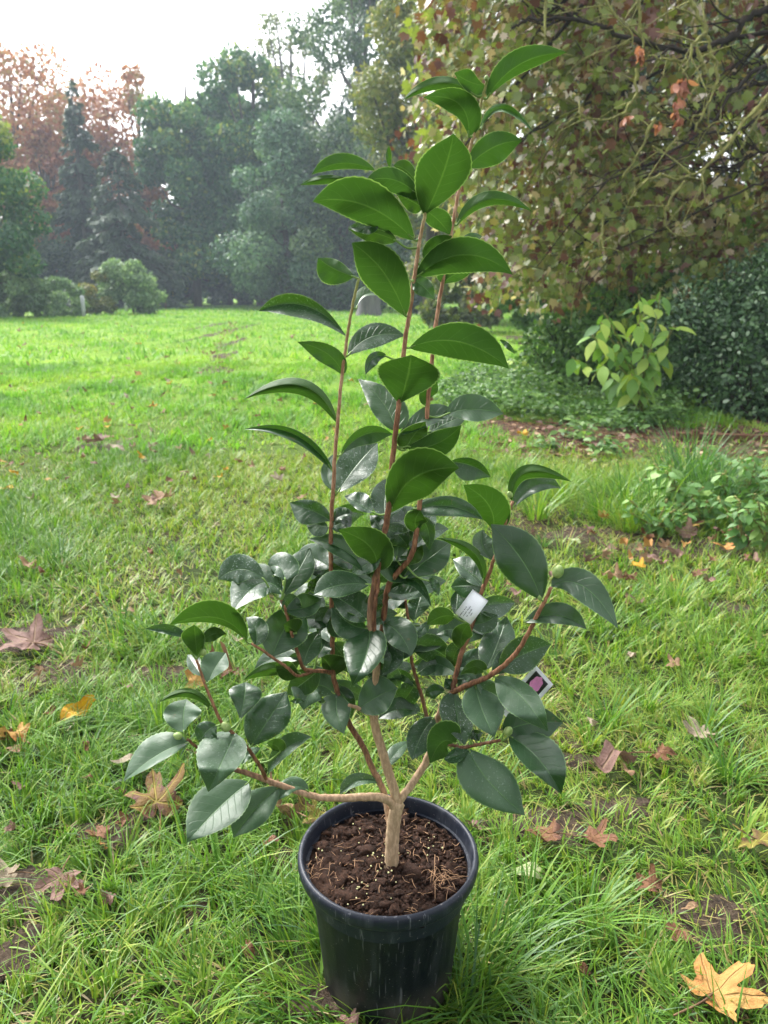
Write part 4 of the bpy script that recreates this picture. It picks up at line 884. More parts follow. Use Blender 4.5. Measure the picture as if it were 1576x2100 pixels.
for k in range(150):
    py = 660 + 380 * g.random() ** 1.25; px = g.uniform(-60, 1180); cl = g.choice(['tan', 'pale', 'tan', 'pink', 'yellow', 'orange', 'brown', 'brown'])
    if px > 900 and py > 720: px -= 700
    far = py < 800
    if px > 380 and px < 520 and py < 800: cl = 'tan'
    fallen(px, py, g.uniform(8, 14) + (py - 660) * .045, 'oval' if g.random() < .5 else 'maple', cl,
           'small %s leaf lying on the %s' % (CN[cl], 'far meadow' if far else 'middle of the left lawn'), None, .5, .35, False, k, 'small %s leaves on the %s' % (CN[cl], 'far meadow' if far else 'left lawn'), z=.035)
for k in range(60):   # leaves of the worn track in the meadow
    py = 662 + 110 * g.random() ** 1.3; px = 480 - (py - 662) * .45 + g.normal() * (5 + (py - 662) * .2)
    fallen(px, py, g.uniform(6, 11) + (py - 660) * .03, 'oval', 'tan', 'small tan leaf lying on the worn track in the meadow', None, .5, .3, False, 300 + k, 'tan leaves on the worn track', z=.04)

g = np.random.default_rng(78)
for k in range(60):
    px, py = (g.uniform(1060, 1600), g.uniform(1075, 1190)) if k < 38 else (g.uniform(1100, 1580), g.uniform(940, 1075)) if k < 44 else (g.uniform(0, 260), g.uniform(1290, 1900)); cl = g.choice(['brown', 'tan', 'pink', 'brown', 'tan', 'pink', 'brown', 'orange'])
    fallen(px, py, g.uniform(22, 42), 'oval' if g.random() < .5 else 'maple', cl, 'small %s leaf on the %s' % (CN[cl], 'mud and short grass at the right' if px > 900 else 'trodden soil at the lower left'), None, .9, .4, False, 500 + k, '%s leaves on the %s' % (CN[cl], 'right verge' if px > 900 else 'lower left soil'), z=.03)
# ============================================================ THE POT AND THE CAMELLIA
PX, PY = .0052, .816
root = empty('potted_camellia', (PX, PY, 0), 'camellia with glossy leaves and three tall shoots growing in a dark blue plastic pot', 'potted plant')
prof = [(.0, -.009), (.077, -.009), (.0815, -.006), (.0835, .004), (.0958, .1500), (.0960, .1506), (.0992, .1512), (.0995, .1520), (.1008, .1745), (.1010, .1770)]
def ribs(q, a): return (.0006 * np.abs(np.sin(a * 14)) ** 3)[None] * ((q[:, 1] > .01) & (q[:, 1] < .151))[:, None]
V, Fp = lathe(prof, 168, ribs); o_pot = mk('pot', V, Fp, M_POT, root)
rim = [(.1004, .1768), (.1090, .1766), (.1108, .1769), (.1118, .1776), (.1128, .1805), (.1136, .185), (.1138, .189), (.1131, .1930), (.1110, .1955), (.1085, .1958), (.1068, .1945), (.1058, .191), (.1048, .184), (.1030, .168), (.1010, .15)]
V, Fp = lathe(rim, 144); mk('rim', V, Fp, M_RIM, o_pot)
# soil
def soil():
    nr, na = 46, 150; V = [(0, 0, .178)]
    for i in range(1, nr + 1):
        r = .1042 * i / nr
        for j in range(na):
            a = j * 2 * PI / na; x, y = r * math.cos(a), r * math.sin(a); q = Vector((x, y, 0))
            h = .0055 * noise.noise(q * 45) + .0045 * noise.noise(q * 110) + .003 * noise.noise(q * 240) + .0018 * noise.noise(q * 500)
            e = max(0, (r - .085) / .017)
            V.append((x, y, .174 + h - .004 * e + (.006 * max(0, -x) / .1)))
    F3 = [(0, 1 + i, 1 + (i + 1) % na) for i in range(na)]
    F4 = [(1 + r * na + i, 1 + (r + 1) * na + i, 1 + (r + 1) * na + (i + 1) % na, 1 + r * na + (i + 1) % na) for r in range(nr - 1) for i in range(na)]
    return mk('soil', V, [F3, F4], M_SOIL, root)
o_soil = soil()
_ico = [(0, 0, 1)] + [(.894 * math.cos(i * 2 * PI / 5), .894 * math.sin(i * 2 * PI / 5), .447) for i in range(5)] + [(.894 * math.cos((i + .5) * 2 * PI / 5), .894 * math.sin((i + .5) * 2 * PI / 5), -.447) for i in range(5)] + [(0, 0, -1)]
_icf = [(0, 1 + i, 1 + (i + 1) % 5) for i in range(5)] + [(1 + i, 6 + i, 1 + (i + 1) % 5) for i in range(5)] + [(1 + (i + 1) % 5, 6 + i, 6 + (i + 1) % 5) for i in range(5)] + [(11, 6 + (i + 1) % 5, 6 + i) for i in range(5)]
def sphere_pts():
    V = [np.array(v) / np.linalg.norm(v) for v in _ico]; Fs = list(_icf)
    for _ in range(1):
        mid = {}; nf = []
        def m_(a, b):
            k = (min(a, b), max(a, b))
            if k not in mid: v = V[a] + V[b]; V.append(v / np.linalg.norm(v)); mid[k] = len(V) - 1
            return mid[k]
        for a, b, c in Fs: x, y, z = m_(a, b), m_(b, c), m_(c, a); nf += [(a, x, z), (x, b, y), (z, y, c), (x, y, z)]
        Fs = nf
    return np.array(V), np.array(Fs)
SV, SF = sphere_pts()
g = np.random.default_rng(88)
def spot(rmax=.098):
    a = g.random() * 2 * PI; r = g.random() ** .5 * rmax; return np.array((r * math.cos(a), r * math.sin(a), .176))
b = MB()
for k in range(1100):
    c = spot(); s = g.uniform(.0007, .0030) * (1 if k > 45 else 2.6); d = 1 + .35 * g.normal(size=(len(SV), 1)); b.add(c + (0, 0, .15 * s) + SV * d * s * np.array((1, g.uniform(.7, 1.2), g.uniform(.5, .9))), SF)
tag(b.build('soil_crumbs', M_CLOD, o_soil, smooth=True), kind='stuff')
b = MB()
for _ in range(75):
    cl = (g.normal(size=2) * .012 + np.array([(-.03, .055), (-.02, -.035), (-.06, .02), (-.035, -.055), (.05, .03), (0, 0)][g.integers(6)])) * g.choice([1, 1.6])
    if np.hypot(*cl) > .094: continue
    s = g.uniform(.0006, .0013); b.add(np.array((cl[0], cl[1], .1785)) + SV * s, SF)
tag(b.build('fertiliser_granules', plain('pale_granule', (.62, .60, .30), .5, .5, .3), o_soil), kind='stuff')
b = MB()
for _ in range(150):
    c = spot() + (0, 0, .004); a = g.random() * 2 * PI; l = g.uniform(.004, .016); d = np.array((math.cos(a), math.sin(a), g.normal() * .25)) * l
    b.add(*tube(smooth_path([c, c + d * .5 + g.normal(size=3) * .0012, c + d], 3), .00035, 4))
for x, y in ((.062, -.042), (.07, -.03), (-.095, -.02)):
    for _ in range(22):
        c = np.array((x, y, .181)) + g.normal(size=3) * (.006, .008, .001); d = g.normal(size=3) * (.009, .012, .004); b.add(*tube([c, c + d * .5 + (0, 0, .002), c + d], .0004, 4))
tag(b.build('root_fibres', plain('root_fibre', (.34, .20, .11), .7, .3), o_soil), kind='stuff')
# white flecks already granules; a few larger bark chips
b = MB()
for x, y, s in ((-.086, .028, .010), (-.052, -.058, .013), (-.02, .000, .008), (.03, -.02, .014), (.075, -.05, .008), (-.06, .06, .009), (.062, -.062, .006), (-.030, .02, .011), (.045, .06, .008), (.0, .078, .008)):
    d = 1 + .28 * g.normal(size=(len(SV), 1)); b.add(np.array((x, y, .176)) + SV * d * s * np.array((1.1, .8, .5)), SF)
tag(b.build('peat_clods', M_CLOD, o_soil, smooth=False), kind='stuff')

ORG = np.array((PX, PY, 0)); Y0 = PY
def px3(px, py, d=0.0): return at(px, py, Y0 + d)
def Z(o, s): return lambda x, y: (o[0] + x / s, o[1] + y / s)
R1, R2, R3, R4 = Z((600, 60), 2.6267), Z((480, 560), 2.2514), Z((220, 1080), 2.6267), Z((700, 1080), 2.6267)
# stems: (name, [(px,py,depth)...], start radius px, end radius px, tint start, tint end)
STEMS = [
 ('trunk', [(803, 1792, 0), (804, 1755, 0), (806, 1710, 0), (810, 1672, 0), (818, 1645, 0)], 15, 13.5, 0, .05),
 ('stem', [(811, 1655, 0), (795, 1640, -.004), (765, 1634, -.012), (720, 1636, -.02), (680, 1636, -.026), (640, 1632, -.032), (575, 1610, -.04), (520, 1590, -.045), (480, 1577, -.05)], 11, 6, .05, .42),
 ('stem', [(817, 1650, 0), (806, 1610, .002), (793, 1570, .004), (780, 1525, .006), (768, 1480, .008), (768, 1430, .01), (772, 1380, .01), (767, 1320, .01), (760, 1270, .008), (764, 1225, .006), (775, 1165, .004), (791, 1085, 0), (800, 1020, -.003), (806, 940, -.006), (815, 860, -.01), (824, 780, -.01), (830, 710, -.012), (842, 630, -.014), (853, 550, -.016), (862, 490, -.018), (872, 440, -.018), (880, 405, -.018)], 11.5, 3.6, .06, .98),
 ('stem', [(780, 1528, .006), (768, 1475, .004), (740, 1455, 0), (716, 1446, -.005)], 7, 4, .2, .3),
 ('stem', [(801, 1690, .006), (790, 1635, .02), (778, 1600, .024), (766, 1580, .026), (745, 1532, .03), (715, 1480, .034), (695, 1428, .036), (684, 1380, .036), (682, 1320, .036), (680, 1200, .034), (679, 1100, .03), (684, 1000, .026), (690, 900, .022), (699, 800, .018), (711, 700, .014), (723, 630, .01), (736, 570, .006)], 8, 3.2, .3, .99),
 ('stem', [(820, 1642, 0), (830, 1628, .002), (852, 1598, .01), (875, 1560, .016), (890, 1515, .02), (900, 1470, .02), (915, 1440, .018), (928, 1419, .014)], 9.5, 7, .06, .4),
 ('stem', [(928, 1419, .014), (938, 1375, .02), (950, 1330, .026), (963, 1300, .03), (985, 1222, .036), (1003, 1178, .036), (1016, 1140, .034), (1038, 1070, .03), (1052, 1028, .028)], 6.5, 3.4, .45, .8),
 ('stem', [(928, 1419, .014), (960, 1405, .004), (1000, 1388, -.008), (1032, 1366, -.016), (1062, 1335, -.022), (1086, 1295, -.026), (1104, 1258, -.028), (1118, 1232, -.03), (1131, 1204, -.03)], 7, 4.2, .45, .7),
 ('stem', [(770, 1400, .01), (778, 1340, .014), (787, 1275, .018), (792, 1225, .016), (800, 1195, .014), (820, 1170, .01), (841, 1145, .006), (852, 1110, .004), (860, 1050, .004), (866, 985, .006), (871, 910, .008), (877, 840, .01), (885, 750, .012), (893, 680, .014), (903, 610, .016), (916, 540, .018), (928, 462, .018), (940, 400, .018), (957, 330, .016), (974, 270, .012), (984, 225, .01), (992, 190, .008), (1000, 165, .006)], 7.5, 3.0, .45, .99),
 ('stem', [(881, 1545, .018), (882, 1500, .026), (874, 1463, .028), (864, 1423, .03), (852, 1385, .032), (843, 1343, .034), (837, 1270, .036), (832, 1230, .036)], 5.5, 3.2, .3, .6),
 ('stem', [(889, 1500, .02), (905, 1520, -.004), (932, 1529, -.02), (947, 1533, -.026), (985, 1526, -.034), (1028, 1518, -.04)], 5, 3.6, .4, .5),
 ('stem', [(684, 1380, .036), (660, 1376, .02), (625, 1372, .008), (612, 1340, .002), (600, 1305, 0), (589, 1262, -.002), (577, 1230, -.004)], 5.2, 3.4, .45, .65),
 ('stem', [(640, 1378, .012), (612, 1386, .0), (588, 1368, -.01), (562, 1350, -.02), (540, 1334, -.026), (516, 1320, -.03)], 4, 3, .45, .72),
 ('stem', [(548, 1602, -.042), (536, 1575, -.05), (518, 1548, -.056), (502, 1525, -.06), (480, 1505, -.064), (456, 1483, -.066), (438, 1445, -.066), (424, 1412, -.064), (412, 1378, -.062), (403, 1352, -.06)], 4.8, 3, .45, .7),
 ('stem', [(484, 1578, -.05), (455, 1560, -.056), (425, 1545, -.06), (404, 1532, -.062), (384, 1516, -.064)], 4.4, 3.2, .4, .5),
 ('stem', [(775, 1160, .004), (776, 1200, .002), (770, 1240, 0), (768, 1290, .004), (771, 1340, .008)], 4, 5, .5, .45),
]
M2 = []; SAMP = []
for nm, pts, r0, r1, t0, t1 in STEMS:
    P = smooth_path([px3(*q) for q in pts], 6); m = len(P)
    dep = P[:, 1] * math.cos(PITCH) - (P[:, 2] - CH) * math.sin(PITCH)
    rad = np.linspace(r0, r1, m) / F * dep * (1 if nm == 'trunk' else .88)
    if nm == 'trunk': rad[:4] *= np.array((1.35, 1.25, 1.15, 1.05))
    P = P + RNG.normal(size=P.shape) * .00022
    V, Fs = tube(P - ORG, rad, 10, wob=.05)
    mk(nm, V, Fs, M_STEM, root, tint=np.repeat(np.linspace(t0, t1, m) ** (1.15 if t1 > .9 else 1), 10)); SAMP.append(P)
    # leaf nodes: small swellings
SAMP = np.concatenate(SAMP); su, sv = project(SAMP)

def leaf_geo(B, M, T, E1, E2, side, age, dep=None, hang=0.0, wbase=None):
    "one camellia blade through photo points base, mid, tip with its widest points E1,E2"
    B, M, T, E1, E2 = (np.array(q, float) for q in (B, M, T, E1, E2))
    i = np.argmin((su - B[0]) ** 2 + (sv - B[1]) ** 2); db = SAMP[i, 1] - Y0
    if math.hypot(su[i] - B[0], sv[i] - B[1]) > 60 and dep is None: pass
    C = 2 * M - .5 * (B + T); s = np.linspace(0, 1, 33)
    mid = ((1 - s) ** 2)[:, None] * B + (2 * s * (1 - s))[:, None] * C + (s ** 2)[:, None] * T
    tg = np.gradient(mid, axis=0); ln = np.linalg.norm(tg, axis=1); tg /= ln[:, None] + 1e-9
    L = ln.sum(); pr = np.stack([-tg[:, 1], tg[:, 0]], 1)     # image perpendicular
    tm, pm = tg[16], pr[16]; halves = []
    for E in (E1, E2):
        q = E - M; halves.append((float(q @ pm), float(np.clip(.5 + (q @ tm) / L, .28, .68))))
    if halves[0][0] < halves[1][0]: halves = halves[::-1]     # +perp side first
    W = max(abs(halves[0][0]), abs(halves[1][0]), L * .17)
    W = min(W, max(L * .34, max(abs(halves[0][0]), abs(halves[1][0]))))
    zm = CH + (T[1] < 0) ; d0 = at(M[0], M[1], Y0)
    depth = d0[1] * math.cos(PITCH) - (d0[2] - CH) * math.sin(PITCH); mpp = depth / F
    # how far the blade runs towards or away from the camera
    Lreal = min(max(L * 1.12, W * 3.3), L * 1.6); run = math.sqrt(max(Lreal ** 2 - L ** 2, 0)) * mpp * .55
    eye = (B[1] + T[1]) / 2 < 640
    if dep is None:
        if side == 'U': sg = -1
        else: sg = 1 if T[1] < B[1] - 10 else -1
        dt = sg * min(max(run, .012), .045)
    else: dt = dep
    slope = RNG.uniform(.35, 1.15) if side == 'T' else (-RNG.uniform(.25, .6) if eye else -RNG.uniform(.1, .4))
    if dep is not None: dt = .5 * dep
    else: dt = 0
    dt = dt - .004 * (RNG.random() < .5)
    dmid = db + dt * (s ** 1.15)
    cup, wav, ph_ = RNG.uniform(.3, 2.6), RNG.uniform(.4, 1.7), RNG.random(2) * 6
    vs = 1.0 if side == 'T' else -1.0      # V fold: towards viewer for upper faces, away for undersides
    cols = np.array([-1, -.9, -.72, -.5, -.28, -.1, 0, .1, .28, .5, .72, .9, 1]); V = []
    for k_, sk in enumerate(s):
        for c in cols:
            a, pk = halves[0] if c > 0 else halves[1]
            kk = math.log(.5) / math.log(pk); x = sk ** kk
            wv = max(math.sin(PI * min(max(x, 0), 1)), 0) ** (.66 if sk < pk else .88)
            if sk > .86: wv *= 1 - .25 * ((sk - .86) / .14)
            wv = max(wv, .028 if sk < .5 else .006); ac = abs(c)
            ser = 1.07 + (.022 if k_ % 2 else -.016) * (ac > .95)
            lat = a * wv * ac * ser                                        # signed px offset
            dd = math.sqrt(max(W * W - a * a, 0)) / max(W, 1e-6) * wv * W * mpp * (ac ** 1.2) * .75
            dd = dd + .16 * W * mpp * wv * ac ** 1.4
            rec = .10 * cup * W * mpp * wv * ac ** 3
            p2 = mid[k_] + pr[k_] * lat
            wave = .0017 * wav * math.sin(sk * 15 + ph_[0 if c > 0 else 1]) * ac ** 1.5 * wv
            dz = dmid[k_] - vs * dd + vs * rec * 1.5 + wave + np.clip(slope * (B[1] - p2[1]) * mpp, -.05, .05) + vs * .006 * cup * max(0, sk - .7) ** 1.5 * 3
            V.append(at(p2[0], p2[1], Y0 + dz))
    V = np.array(V); nc = len(cols); ns = len(s)
    i = (np.arange(ns - 1)[:, None] * nc + np.arange(nc - 1)[None]).ravel(); Fq = np.stack([i, i + 1, i + 1 + nc, i + nc], 1)
    nrm = np.cross(V[Fq[:, 2]] - V[Fq[:, 0]], V[Fq[:, 3]] - V[Fq[:, 1]]); toc = np.array((0, 0, CH)) - V[Fq[:, 0]]
    facing = (nrm * toc).sum(1).sum() > 0
    if facing != (side == 'T'): Fq = Fq[:, ::-1]
    uv = np.stack([np.tile((cols + 1) / 2, ns), np.repeat(s, nc)], 1)
    return V, Fq, uv, L * (abs(halves[0][0]) + abs(halves[1][0]))
LEAVES = []
def LF(Rg, rows):
    for r in rows:
        pts = [Rg(r[i], r[i + 1]) for i in range(0, 10, 2)]; side = r[10][0]; fl = r[10][1:]
        dep = r[11] if len(r) > 11 else None
        LEAVES.append((*pts, side, fl, dep))
# (base, mid, tip, widest points, side[, depth run]) in zoomed photo coordinates; flags: P paler by dust and by sky sheen put into the colour, D dark, S young
LF(R1, [
 (1050,370, 1225,190, 1478,125, 1190,120, 1290,205, 'U'), (1035,300, 960,285, 872,235, 950,218, 975,355, 'U'), (975,350, 800,290, 590,385, 780,256, 800,322, 'U', .02),
 (950,575, 895,400, 705,368, 985,370, 830,430, 'U'), (1015,535, 1135,428, 1302,560, 1110,400, 1170,448, 'T', .02), (715,1000, 812,780, 868,562, 680,735, 955,760, 'U', -.03),
 (945,740, 1085,635, 1237,600, 1060,565, 1110,720, 'U', .01), (443,760, 265,722, 103,785, 250,670, 270,752, 'U', .01), (300,808, 170,806, 40,840, 160,788, 190,832, 'U', .0),
 (655,1135, 395,950, 110,928, 410,812, 360,1035, 'U', -.035), (700,925, 560,815, 392,820, 545,745, 545,880, 'U', -.01), (688,865, 625,770, 545,735, 610,695, 640,850, 'UD', .02),
 (705,960, 640,925, 560,885, 655,875, 640,985, 'UD', .015), (715,975, 785,1028, 850,1108, 835,990, 735,1050, 'U', .02), (560,1140, 435,1095, 300,1075, 445,1045, 430,1150, 'UD', .015),
 (455,1040, 400,1060, 297,1068, 420,1100, 385,1030, 'TP', .0), (610,1545, 490,1310, 320,1150, 570,1230, 385,1355, 'U', -.03), (672,1332, 930,1215, 1187,1322, 920,1122, 925,1308, 'U', -.03),
 (735,1270, 775,1180, 862,1112, 725,1150, 815,1200, 'U', .015), (815,1372, 870,1325, 985,1285, 770,1310, 905,1350, 'U', .02), (900,1180, 960,1132, 1022,1115, 940,1106, 985,1152, 'T'),
 (888,1052, 1060,918, 1292,982, 1040,876, 1060,950, 'U', .01), (330,1332, 225,1290, 138,1232, 245,1248, 175,1362, 'U', .01), (345,1505, 400,1425, 515,1442, 395,1385, 435,1425, 'T', .02),
 (640,1350, 700,1380, 766,1456, 735,1352, 668,1420, 'T', .02), (524,746, 515,690, 522,624, 504,680, 534,690, 'US', 0), (1040,345, 1050,300, 1052,250, 1038,300, 1064,300, 'TS', 0)])
LF(R2, [
 (520,292, 330,150, 115,176, 262,86, 285,198, 'TP', -.01), (530,378, 640,292, 792,290, 625,238, 665,338, 'TP', .03), (500,470, 435,375, 293,318, 490,360, 395,405, 'U', .0),
 (475,690, 310,520, 48,582, 320,490, 300,560, 'U', .0), (455,912, 280,745, 47,722, 320,740, 270,775, 'T', -.02), (495,838, 605,745, 735,745, 600,712, 650,780, 'T', .03),
 (480,1012, 572,880, 665,785, 505,830, 640,915, 'TP', .03), (472,1010, 430,930, 462,835, 403,920, 480,920, 'T', .03), (748,728, 690,600, 573,489, 790,600, 650,650, 'T', .03),
 (765,605, 800,490, 818,378, 672,440, 948,455, 'U', -.03), (705,385, 640,395, 608,470, 635,370, 655,425, 'TP', .0), (885,612, 900,550, 940,500, 862,545, 942,540, 'U', .02),
 (812,345, 1040,318, 1270,441, 1110,240, 1020,392, 'U', -.03), (1228,310, 1268,330, 1299,374, 1262,316, 1258,346, 'T'), (985,650, 1105,628, 1245,650, 1095,560, 1120,682, 'T', .01),
 (765,745, 900,668, 1028,652, 905,610, 900,705, 'TD', .03), (790,818, 830,750, 885,685, 765,745, 885,760, 'UD', .03), (900,735, 985,690, 1085,650, 970,650, 1010,725, 'T', .02),
 (800,800, 930,790, 1050,702, 925,735, 960,845, 'U', -.01), (724,1105, 835,945, 1040,900, 800,830, 900,1022, 'U', -.035), (1000,872, 1095,888, 1186,942, 1115,862, 1060,952, 'T', .01),
 (805,1105, 985,1075, 1152,1140, 1015,1033, 960,1118, 'T', -.01), (850,1195, 838,1145, 862,1095, 790,1135, 892,1135, 'U', -.01), (1197,1192, 1175,1070, 1060,978, 1262,1050, 1095,1090, 'U', -.02),
 (1285,1052, 1355,920, 1563,965, 1318,895, 1390,940, 'U', -.01), (1290,1080, 1395,980, 1510,995, 1375,932, 1410,1008, 'TP', .02), (1418,1508, 1335,1330, 1188,1160, 1405,1250, 1235,1370, 'TD', -.035),
 (447,1145, 370,1100, 258,1060, 385,1058, 312,1152, 'TP', .0), (447,1148, 500,1118, 552,1108, 480,1085, 495,1138, 'T', .0), (438,1172, 385,1160, 333,1130, 390,1100, 375,1212, 'TD', .02),
 (447,1172, 500,1150, 543,1120, 490,1095, 520,1190, 'TD', .02), (642,1105, 580,1068, 510,1030, 605,1020, 570,1090, 'TD', .02), (705,1140, 695,1050, 722,940, 636,1030, 785,1060, 'TP', .03),
 (830,1088, 890,1068, 968,1058, 895,1042, 895,1090, 'TP', .03), (752,1322, 768,1200, 790,1080, 712,1180, 828,1200, 'T', .02), (692,1205, 660,1155, 628,1118, 690,1145, 645,1185, 'T', .01),
 (790,1345, 830,1300, 872,1258, 818,1262, 862,1325, 'UD', .02), (790,1408, 890,1325, 1003,1240, 845,1260, 960,1365, 'TD', .03), (1152,1432, 1105,1290, 935,1223, 1135,1285, 1080,1300, 'U', .0),
 (1145,1447, 1080,1378, 1011,1322, 1110,1325, 1058,1405, 'TD', .02), (1203,1330, 1150,1262, 1150,1185, 1102,1250, 1205,1240, 'TP', .02), (643,1416, 520,1285, 346,1228, 545,1232, 480,1305, 'T', -.015),
 (657,1372, 625,1260, 482,1185, 712,1225, 560,1290, 'U', -.03)])
LF(R3, [
 (850,290, 725,228, 598,285, 705,150, 690,300, 'TP', .01), (945,365, 830,305, 672,463, 745,215, 860,370, 'TP', -.04), (960,290, 925,215, 862,225, 1000,155, 890,262, 'TP', .03),
 (950,377, 1020,255, 1096,115, 985,180, 1102,255, 'TP', .02), (1182,262, 1140,225, 1103,190, 1175,195, 1108,255, 'TD', .03), (1182,428, 1110,392, 998,372, 1085,305, 1090,428, 'TP', .02),
 (1100,350, 1105,315, 1122,278, 1082,310, 1132,325, 'UD', .02), (1413,312, 1250,315, 1113,368, 1215,242, 1260,375, 'T', -.03), (1403,505, 1318,430, 1200,362, 1385,365, 1285,492, 'T', .0),
 (1400,548, 1305,520, 1212,435, 1335,480, 1260,590, 'T', -.01), (1215,520, 1110,495, 946,522, 1165,420, 1140,545, 'T', .0), (1020,572, 985,545, 950,528, 1055,510, 975,578, 'UD', -.02),
 (752,618, 590,492, 333,532, 590,402, 575,520, 'U', -.02), (487,712, 478,620, 470,528, 403,590, 525,600, 'U', -.01), (422,590, 315,558, 203,552, 340,528, 335,582, 'TP', .01),
 (520,622, 570,580, 642,578, 560,545, 575,615, 'UD', .02), (800,640, 800,555, 748,490, 862,535, 768,575, 'TP', .02), (893,700, 950,560, 1052,416, 856,520, 1070,595, 'TD', .03),
 (1058,748, 1092,645, 1152,560, 1030,640, 1145,670, 'TP', .03), (1130,705, 1170,640, 1207,560, 1140,620, 1208,655, 'TP', .03), (1040,788, 890,765, 733,828, 890,732, 900,800, 'U', .01),
 (1025,808, 965,775, 905,740, 990,732, 945,820, 'U', .01), (508,802, 468,745, 432,690, 495,705, 442,765, 'TD', .02), (545,842, 585,755, 640,680, 518,710, 650,750, 'TP', .02),
 (568,988, 440,893, 276,950, 450,872, 450,922, 'U', -.01), (415,1108, 412,1015, 428,930, 310,1005, 503,975, 'TP', .02), (714,1047, 738,930, 745,838, 664,880, 832,895, 'TD', .02),
 (778,1182, 868,1040, 968,888, 768,985, 968,1065, 'TD', -.005), (592,1072, 540,1100, 498,1168, 488,1070, 590,1145, 'TD', .02), (690,1112, 625,1255, 545,1430, 500,1185, 738,1235, 'TP', -.03),
 (437,1165, 280,1225, 88,1372, 230,1140, 300,1258, 'TP', -.02), (762,1378, 600,1515, 430,1702, 495,1435, 705,1565, 'TP', -.04), (930,1400, 800,1520, 682,1674, 700,1480, 855,1580, 'TP', -.02),
 (1082,1425, 990,1400, 905,1485, 985,1350, 975,1440, 'TP', -.03), (862,1340, 945,1210, 1102,1132, 950,1125, 975,1230, 'TP', -.02), (735,1285, 765,1225, 830,1190, 735,1215, 795,1230, 'TP', .02),
 (930,1215, 910,1180, 860,1168, 945,1150, 893,1205, 'UD', .02), (1222,900, 1120,860, 1060,988, 1045,770, 1165,945, 'TP', -.03), (1240,900, 1238,1000, 1277,1117, 1158,985, 1308,975, 'TP', -.02),
 (1228,802, 1195,745, 1153,695, 1300,735, 1170,775, 'UD', -.01), (1415,550, 1395,690, 1322,858, 1285,640, 1500,660, 'TP', -.04), (1488,1382, 1365,1362, 1254,1442, 1300,1335, 1370,1390, 'TP', -.015),
 (1062,945, 1025,935, 988,942, 1025,925, 1020,952, 'TP', .01)])
LF(R4, [
 (225,510, 315,580, 378,697, 385,530, 258,620, 'TP', -.03), (232,655, 272,715, 212,808, 232,700, 340,690, 'TD', .02), (92,985, 200,912, 306,870, 165,815, 225,1000, 'TP', -.03),
 (425,1005, 310,985, 200,1037, 315,918, 300,1032, 'T', -.01), (500,1028, 430,1130, 383,1258, 368,1100, 500,1165, 'TD', -.03), (612,1168, 540,1165, 478,1275, 520,1050, 560,1240, 'US', -.02),
 (240,1300, 300,1212, 367,1160, 262,1195, 325,1235, 'TP', .02), (248,345, 385,285, 488,437, 370,250, 380,318, 'T', -.02), (255,350, 345,362, 445,332, 330,310, 275,402, 'TP', .02),
 (470,292, 508,318, 524,372, 520,292, 492,335, 'TP'), (395,512, 412,430, 440,345, 360,420, 478,415, 'TD', .03), (612,487, 540,485, 462,532, 515,438, 560,525, 'UD', .0),
 (480,505, 443,552, 407,603, 425,540, 460,572, 'TP', -.01), (655,640, 610,555, 513,582, 640,488, 598,612, 'TP', -.02), (660,660, 648,590, 690,520, 600,575, 705,570, 'UD', -.02),
 (612,480, 622,420, 628,335, 592,395, 675,400, 'TD', .02), (698,528, 780,512, 842,475, 760,462, 800,566, 'TP', -.01), (775,778, 830,660, 892,482, 755,620, 940,600, 'TD', .02),
 (855,765, 985,685, 1132,635, 950,602, 1005,778, 'TP', .02), (990,512, 1165,478, 1322,553, 1190,412, 1150,520, 'TD', -.015), (1133,322, 1310,325, 1493,550, 1335,245, 1290,400, 'T', -.03),
 (598,818, 690,798, 728,872, 740,765, 680,830, 'TP', -.02), (772,782, 712,755, 640,802, 745,712, 740,792, 'UD', .01), (830,812, 965,910, 1114,1103, 1040,885, 890,975, 'TP', -.035),
 (875,1112, 1010,1060, 1197,1055, 990,965, 1060,1162, 'TD', .015), (905,1128, 1060,1250, 1186,1442, 1160,1180, 985,1275, 'T', -.04), (725,862, 758,985, 825,1133, 870,960, 662,985, 'TP', -.025),
 (612,890, 625,1020, 665,1178, 535,1000, 705,1040, 'T', -.015), (690,1198, 790,1365, 990,1555, 905,1320, 672,1420, 'TP', -.045), (692,1200, 620,1235, 552,1252, 620,1192, 620,1272, 'TD', .01),
 (556,892, 500,885, 452,912, 500,850, 495,928, 'TD', .01), (414,792, 490,745, 586,752, 475,700, 470,795, 'T', .02), (396,862, 320,792, 208,812, 330,772, 330,830, 'TD', -.01),
 (150,522, 215,482, 306,466, 195,438, 230,520, 'TP', .03), (600,880, 585,852, 558,820, 615,835, 560,865, 'TD', .01), (695,1150, 720,1120, 765,1110, 705,1100, 745,1150, 'TD', .01)])
gf = np.random.default_rng(404); nf = 0
while nf < 62:
    cx, cy_ = gf.uniform(560, 1010), gf.uniform(1040, 1500)
    if not inpoly(np.array([cx]), np.array([cy_]), [(600, 1150), (700, 1050), (900, 1060), (1000, 1200), (1000, 1450), (860, 1500), (640, 1430), (580, 1300)])[0]: continue
    i = int(np.argmin((su - cx) ** 2 + (sv - cy_) ** 2)); B = (su[i], sv[i]); an = gf.uniform(0, 2 * PI); L_ = gf.uniform(60, 100)
    dv = np.array((math.cos(an), math.sin(an) * .8)); T = np.array(B) + dv * L_; nv = np.array((-dv[1], dv[0])); M = np.array(B) + dv * L_ * .5 + nv * gf.normal() * 6 + (0, -8)
    w1, w2 = gf.uniform(14, 30, 2); LEAVES.append((B, tuple(M), tuple(T), tuple(M + nv * w1), tuple(M - nv * w2), 'T', 'D' if nf % 3 else 'P', .07)); nf += 1
recs = []
